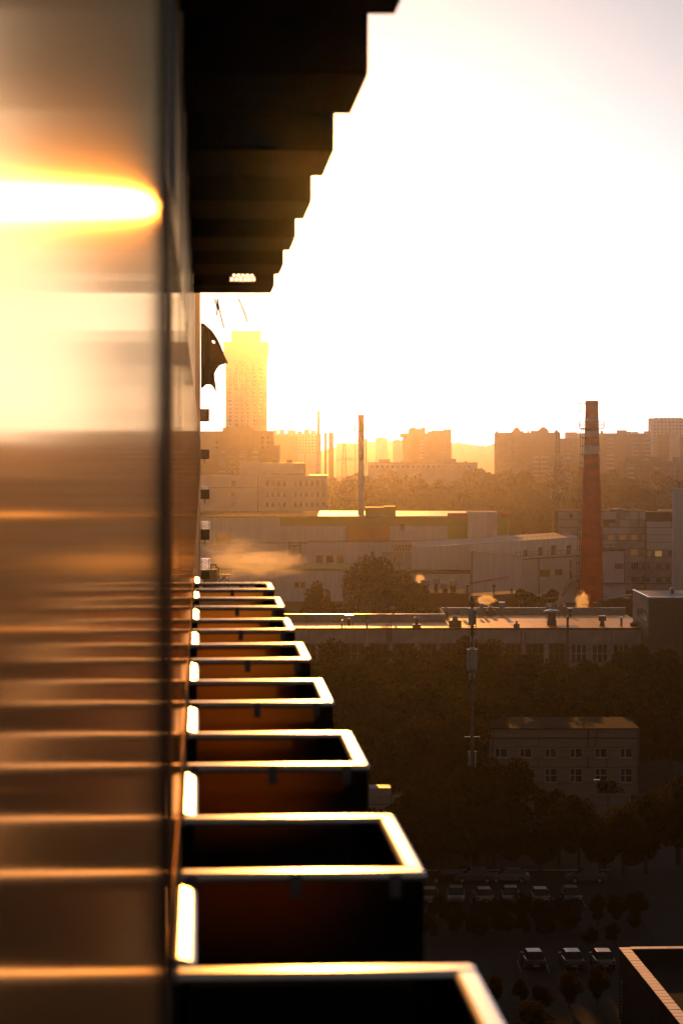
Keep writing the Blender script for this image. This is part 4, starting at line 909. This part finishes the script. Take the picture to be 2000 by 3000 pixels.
# ------------------------------------------------------------------ parked cars
paint = [mat('car_paint_' + n, c, .3, metal=.4, var=.08, scale=1, spec=.7) for n, c in (('silver', (.14, .135, .13)), ('white', (.26, .25, .24)), ('black', (.02, .02, .022)), ('grey', (.05, .05, .05)), ('red', (.25, .03, .02)))]
tyre_m = mat('tyre_rubber', (.02, .02, .02), .9); rim_m = mat('wheel_rim', (.4, .4, .4), .4, metal=.8); lamp_m = mat('headlight_glass', (.55, .53, .5), .15, var=.1)
def car(pm_):
    t = thing('parked_car', 'x', 'car')
    body = MB().prism([(-2.1, .32), (2.1, .32), (2.15, .62), (2.05, .82), (1.15, .92), (-1.7, .95), (-2.1, .86), (-2.15, .6)], -.86, .86)
    body.v = [(y, x, z) for x, y, z in body.v]; body.f = [tuple(reversed(f)) for f in body.f]
    body.build('body', pm_, t, bevel=.05)
    cab = MB(); k = [(1.15, .92, .78), (.35, 1.44, .60), (-1.15, 1.46, .60), (-1.75, .95, .78)]
    for x, z, w in k: cab.v += [(-w, x, z), (w, x, z)]
    cab.f += [(0, 2, 4, 6), (7, 5, 3, 1), (1, 3, 2, 0), (5, 7, 6, 4), (0, 6, 7, 1)]; cab.build('side_glass', pane_m, t)
    MB().box(-.62, .62, -1.2, .40, 1.462, 1.50).build('roof', pm_, t, bevel=.02)
    for sgn, nm in ((1, 'windscreen'), (-1, 'rear_window')):
        a = (.38, 1.425, 1.10, .95) if sgn > 0 else (-1.18, 1.44, -1.70, .98)
        m = MB(); e = .012 * sgn
        m.face([(-.56, a[0] + e, a[1] + .012), (.56, a[0] + e, a[1] + .012), (.70, a[2] + e, a[3] + .012), (-.70, a[2] + e, a[3] + .012)]); m.build(nm, pane_m, t)
    for sx in (-1, 1):
        for yy in (1.3, -1.3):
            w = MB().cyl((sx * .70, yy, .32), (sx * .90, yy, .32), .32, None, 14).build('wheel', tyre_m, t); MB().cyl((sx * .895, yy, .32), (sx * .91, yy, .32), .2, None, 10).build('rim', rim_m, w)
        MB().box(sx * .68 - .16, sx * .68 + .16, 2.06, 2.13, .62, .76).build('headlight', lamp_m, t); MB().box(sx * .70 - .13, sx * .70 + .13, -2.15, -2.08, .66, .84).build('taillight', paint[4], t)
        MB().box(sx * .86 - .08, sx * .86 + .1, .72, .88, .93, 1.07).build('mirror', pm_, t)
    MB().box(-.84, .84, -2.2, -2.1, .36, .56).build('bumper', dark_m, t); MB().box(-.26, .26, -2.215, -2.201, .40, .51).build('number_plate', frame_m, t)
    return t
CP = {}
def put_car(ci, label, u, d, rz):
    if ci not in CP: CP[ci] = t = car(paint[ci])
    else: t = copy_tree(CP[ci])
    t['label'] = label; t['group'] = 'cars parked in the yard'; t.location = (X(u, d, 2600 if d > 225 else 2790), d, .02); t.rotation_euler = (0, 0, rz)
for i, (u, ci) in enumerate(((1257, 1), (1335, 0), (1415, 1), (1495, 0), (1580, 1), (1672, 2))):
    put_car(ci, ('first car at the left end of the far parking row', 'second car from the left in the far parking row', 'third car from the left in the far parking row', 'fourth car from the left in the far parking row', 'fifth car, pale roof well lit, in the far parking row', 'dark car at the right end of the far parking row')[i], u, 240, R(random.uniform(-4, 4)) + (math.pi if i % 2 else 0))
for i, (u, ci) in enumerate(((1560, 3), (1672, 0), (1762, 1))):
    put_car(ci, ('dark grey car at the left of the near parking row', 'silver car in the middle of the near parking row', 'white car right beside the tiled parapet corner')[i], u, 210, R(random.uniform(-4, 4)))
for i, (u, ci) in enumerate(((1310, 2), (1388, 0), (1490, 1), (1715, 0))):
    put_car(ci, ('black car half hidden behind the far parking row', 'silver car behind the gap of the far parking row', 'white car behind the fourth car of the far row', 'silver car under the trees right of the far row')[i], u, 251, R(90 + random.uniform(-9, 9)))
asphalt = mat('asphalt', (.016, .015, .014), 1., var=.3, scale=.6)
MB().box(X(1180, 240), X(1950, 215), 186, 258, -.018, .012).build('car_park', asphalt)['kind'] = 'structure'
bay = mat('bay_paint', (.20, .19, .18), .9, var=.5, scale=2)
for dd_, a_, c_ in ((240, 1215, 1720), (210, 1520, 1800)):
    m = MB(); n_ = int((c_ - a_) / 82) + 1
    for i in range(n_ + 1): xx = X(a_ + 82 * i, dd_, 2600); m.box(xx - .06, xx + .06, dd_ - 2.6, dd_ + 2.4, .013, .017)
    tag(m.build('bay_lines', bay), kind='structure')
tag(MB().box(X(1180, 240), X(1950, 215), 257.9, 258.1, -.018, .13).build('kerb', grey_panel), kind='structure')
def lamp(label, u, v, d):
    t = thing('street_lamp', label, 'street lamp', (X(u, d), d, 0)); z = Z(v, d)
    MB().cyl((0, 0, 0), (0, 0, z), .1, .06, 7).build('post', steel_m, t); MB().cyl((0, 0, z), (-1.1, -.2, z + .2), .05, .04, 5).build('arm', steel_m, t); MB().box(-1.7, -1.0, -.35, -.05, z + .15, z + .28).build('lamp_head', rail_m, t)
lamp('street lamp post in front of the low yard wall', 1782, 2290, 286)

# ------------------------------------------------------------------ roof terrace with metal capped parapet at the lower right
d0 = 190; zt = Z(2780, d0)
t = thing('low_block', 'low dark block with sunlit segmented parapet cap at the lower right corner', 'building', (X(1815, d0, 2780), d0, 0))
rzn = math.atan2(1.25, 25.0)
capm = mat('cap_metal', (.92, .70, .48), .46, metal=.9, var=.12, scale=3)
t.rotation_euler = (0, 0, rzn)
MB().box(.05, .8, -34, .7, 0, zt - .06).build('parapet_wall', roof_dark, t); MB().box(.801, 22, .0, .7, 0, zt - .06).build('parapet_wall', roof_dark, t); MB().box(.801, 22, -34, -.001, 0, zt - 1.1).build('roof', roof_dark, t)
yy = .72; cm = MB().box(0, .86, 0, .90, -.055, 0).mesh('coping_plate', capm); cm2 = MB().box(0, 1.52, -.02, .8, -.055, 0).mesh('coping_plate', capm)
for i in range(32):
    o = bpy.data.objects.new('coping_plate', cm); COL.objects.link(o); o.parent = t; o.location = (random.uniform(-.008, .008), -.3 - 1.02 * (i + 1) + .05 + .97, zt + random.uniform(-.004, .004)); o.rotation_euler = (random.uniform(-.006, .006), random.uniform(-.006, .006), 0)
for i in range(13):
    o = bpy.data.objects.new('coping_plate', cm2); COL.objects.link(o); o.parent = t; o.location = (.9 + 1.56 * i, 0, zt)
lad = MB()
zl0, zl1 = zt - 6.2, zt - 2.6
for i in range(2):
    MB().cyl((-.12, -1.4 - .5 * i, 0), (-.12, -1.4 - .5 * i, zt - 2.2), .035, None, 5).build('ladder_rail', steel_m, t)
for i in range(12): MB().box(-.16, -.10, -1.88, -1.42, .35 + i * .27, .41 + i * .27).build('ladder_rung', capm, t)
MB().box(6, 9, -12, -8, zt - 1.1, zt - .5).build('roof_hatch', steel_m, t); MB().cyl((5, -6, zt - 1.1), (5, -6, zt - .4), .3, .2, 8).build('roof_vent', rail_m, t)

# ------------------------------------------------------------------ details hung on the near facade
def onf(y, z, x=0.): v = Matrix.Rotation(FR, 3, 'Z') @ Vector((x, y, z)); return v
lv = ((1198, 37, 0, 0), (1317, 28, 0, 0), (1424, 38, 3, 1), (1527, 54, 7, 2), (1636, 60, 10, 3))
dl = 209; q = dl / F
for i, (v, hpx, ns, w_) in enumerate(lv):
    lab = ('topmost', 'second from top', 'third from top', 'fourth from top', 'lowest')[i] + ' dark louvred cooler box far down the facade'
    zb = Z(v + hpx, dl); h = hpx * q; t = thing('cooler_box', lab, 'cooler box', onf(dl, zb), FR, 'cooler boxes down the facade')
    x0, x1 = E, E + 26 * q; hb = h - ns * 3.5 * q
    MB().box(x0, x1, 0, .9, 0, hb).build('box', steel_m if ns == 0 else dark_m, t)
    for k in range(ns): MB().box(x0, x1 + .03, -.04, .94, hb + (k + .35) * 3.5 * q, hb + (k + .9) * 3.5 * q).build('louvre', rail_m, t)
    if ns:
        for xx in (x0 + .06, x1 - .05): MB().cyl((xx, .1, hb), (xx, .1, h), .025, None, 4).build('post', steel_m, t)
    MB().tube([((x0 + x1) / 2 + .05, .2, 0), ((x0 + x1) / 2, .2, -.12), ((x0 + x1) / 2 - .02, .25, -.3), ((x0 + x1) / 2 + .06, .2, -.42)], .022, 4).build('cable', dark_m, t)
    MB().tube([((x0 + x1) / 2 - .1, .2, 0), ((x0 + x1) / 2 - .04, .2, -.16), ((x0 + x1) / 2 - .12, .25, -.34)], .022, 4).build('cable', dark_m, t)
# torn cloth
dl = 80; q = dl / F
pts = [(597, 946), (622, 968), (634, 986), (645, 1006), (655, 1032), (663, 1055), (665, 1064), (658, 1055), (648, 1064), (638, 1078), (628, 1096), (631, 1112), (635, 1132), (634, 1152), (628, 1135), (617, 1126), (609, 1119), (604, 1126), (597, 1140)]
t = thing('torn_banner', 'torn dark cloth banner flapping from the facade edge', 'banner', onf(dl, 0), FR)
m = MB(); n = len(pts); V = [((u - 590) * q, Z(v, dl)) for u, v in pts]; V[0] = (E, V[0][1]); V[-1] = (E, V[-1][1])
cen = [(E, Z(1000, dl)), (E, Z(1060, dl))]
grid = []
# ragged sheet: rows cut between the hung edge and the outline, folded in depth, with two thicknesses
rows = 26
out = []
for i in range(rows + 1):
    v = 947 + (1138 - 947) * i / rows
    ur = np.interp(v, [946, 968, 986, 1006, 1032, 1055, 1064, 1070, 1078, 1096, 1112, 1126], [597, 622, 634, 645, 655, 663, 665, 645, 638, 628, 630, 632]) if v < 1126 else 634
    out.append((v, ur))
for side in (0, 1):
    for v, ur in out:
        for j in range(9):
            uu = 589 + (ur - 589) * j / 8; vv = v
            if v > 1112: vv = v + (-14 * max(0, 1 - abs(uu - 608) / 14) + (16 * max(0, 1 - abs(uu - 634) / 7) if v > 1130 else 0) - (6 if 612 < uu < 628 else 0)) * (v - 1112) / 26
            m.v.append(((uu - 590) * q, .12 * math.sin(j * .9 + v * .02) + .02 * side, Z(vv, dl)))
N = 9 * (rows + 1)
for i in range(rows):
    for j in range(8):
        if (i, j) == (7, 5): continue
        a = i * 9 + j; m.f.append((a, a + 1, a + 10, a + 9)); m.f.append((N + a, N + a + 9, N + a + 10, N + a + 1))
m.build('cloth', mat('dark_cloth', (.03, .022, .016), .95, var=.3, scale=4), t)
MB().tube([((660 - 590) * q, .05, Z(1050, dl)), ((665 - 590) * q, .05, Z(1060, dl)), ((667 - 590) * q, .05, Z(1066, dl))], .02, 4).build('thread', dark_m, t)
# strips dangling under the farthest upper basket
dl = 20.2; q = dl / F
for lab, pl_ in (('torn strip hanging left under the upper baskets', [(630, 874), (634, 890), (637, 905), (636, 925)]), ('longest torn strip hanging under the upper baskets', [(638, 874), (640, 892), (645, 915), (650, 935), (657, 962)]), ('lone torn strip hanging right under the upper baskets', [(698, 874), (707, 892), (716, 915), (725, 944)])):
    t = thing('torn_strip', lab, 'strip', onf(dl, 0), FR); MB().tube([((u - 590) * q, .02 * (i % 2), Z(v, dl)) for i, (u, v) in enumerate(pl_)], .009, 5).build('strip', dark_m, t)
# platform and tank seen beside the facade
d = 470; b = Bld('tank_platform', 'dark tank with pipe and railed steel platform beside the facade', 'platform', d, 640); q = d / F
MB().cyl((b.x(614), 2, 0), (b.x(614), 2, b.z(1669)), 22 * q, None, 14).build('tank', steel_m, b.o)
MB().tube([(b.x(618), 0, b.z(1668)), (b.x(618), 0, b.z(1654)), (b.x(632), 0, b.z(1654)), (b.x(634), 0, b.z(1662)), (b.x(640), 0, b.z(1664)), (b.x(641), 0, b.z(1700))], .13, 6).build('pipe', steel_m, b.o)
b.part('deck', steel_m, [(637, 678, 1682.5, 1685, -1, 1)])
for u in (640, 650, 659, 668, 677): b.part('post', steel_m, [(u, u + .8, 1667, 1682.4, -1, -.94)])
b.part('handrail', steel_m, [(640, 678, 1666, 1667, -1, -.94)]); b.part('handrail', steel_m, [(640.9, 676.9, 1674, 1674.8, -.99, -.95)])
for u in (641, 669): b.part('leg', steel_m, [(u, u + 1.6, 1685.1, None, -.6, -.45)])
MB().cyl((b.x(663), -.8, b.z(1685)), (b.x(643), -.8, b.z(1705)), .12, None, 4).build('stair', steel_m, b.o); MB().cyl((b.x(652), -.5, b.z(1688)), (b.x(669), -.5, b.z(1703)), .08, None, 4).build('brace', steel_m, b.o)

# ------------------------------------------------------------------ steam
def steam(label, u, v, d, rx, ry, rz, dens, seed, sc):
    bpy.ops.mesh.primitive_ico_sphere_add(subdivisions=3, radius=1); o = bpy.context.object; o.name = 'steam'; o.data.name = 'steam'
    o.location = (X(u, d), d, Z(v, d)); o.scale = (rx, ry, rz); tag(o, label, 'steam', None, 'stuff')
    m = bpy.data.materials.new('steam'); m.use_nodes = True; n = m.node_tree.nodes; l = m.node_tree.links; n.remove(n['Principled BSDF'])
    v_ = n.new('ShaderNodeVolumePrincipled'); v_.inputs['Color'].default_value = (.97, .95, .93, 1); v_.inputs['Anisotropy'].default_value = .72
    tc = n.new('ShaderNodeTexCoord'); nz = n.new('ShaderNodeTexNoise'); nz.noise_dimensions = '4D'; nz.inputs['W'].default_value = seed; nz.inputs['Scale'].default_value = sc; nz.inputs['Detail'].default_value = 4; nz.inputs['Distortion'].default_value = .8
    l.new(tc.outputs['Object'], nz.inputs[0])
    ln = n.new('ShaderNodeVectorMath'); ln.operation = 'LENGTH'; l.new(tc.outputs['Object'], ln.inputs[0])
    fr = n.new('ShaderNodeMapRange'); fr.inputs[1].default_value = .1; fr.inputs[2].default_value = .95; fr.inputs[3].default_value = .22; fr.inputs[4].default_value = -.5; l.new(ln.outputs['Value'], fr.inputs[0])
    ad = n.new('ShaderNodeMath'); ad.operation = 'ADD'; l.new(nz.outputs['Fac'], ad.inputs[0]); l.new(fr.outputs[0], ad.inputs[1])
    mr = n.new('ShaderNodeMapRange'); mr.inputs[1].default_value = .42; mr.inputs[2].default_value = .85; mr.inputs[3].default_value = 0; mr.inputs[4].default_value = dens; l.new(ad.outputs[0], mr.inputs[0])
    l.new(mr.outputs[0], v_.inputs['Density']); l.new(v_.outputs[0], n['Material Output'].inputs['Volume']); o.data.materials.append(m)
    return o
steam('wide drifting steam cloud low over the warehouse left', 740, 1655, 640, 32, 16, 9, .10, 1.3, 3.2)
steam('second steam cloud rising before the factory wall', 690, 1600, 700, 22, 14, 10, .035, 5.3, 2.6)
steam('bright steam puff left of the mushroom vents', 1229, 1697, 615, 2.4, 2, 3.2, 1.6, 4.1, 3.6)
steam('bright ragged steam puff right of the phone mast', 1424, 1757, 560, 4.6, 2.8, 2.6, 1.8, 7.7, 4.)
steam('bright curling steam puff at the red chimney foot', 1706, 1762, 560, 3.4, 2.6, 5.0, 1.8, 9.2, 3.8)
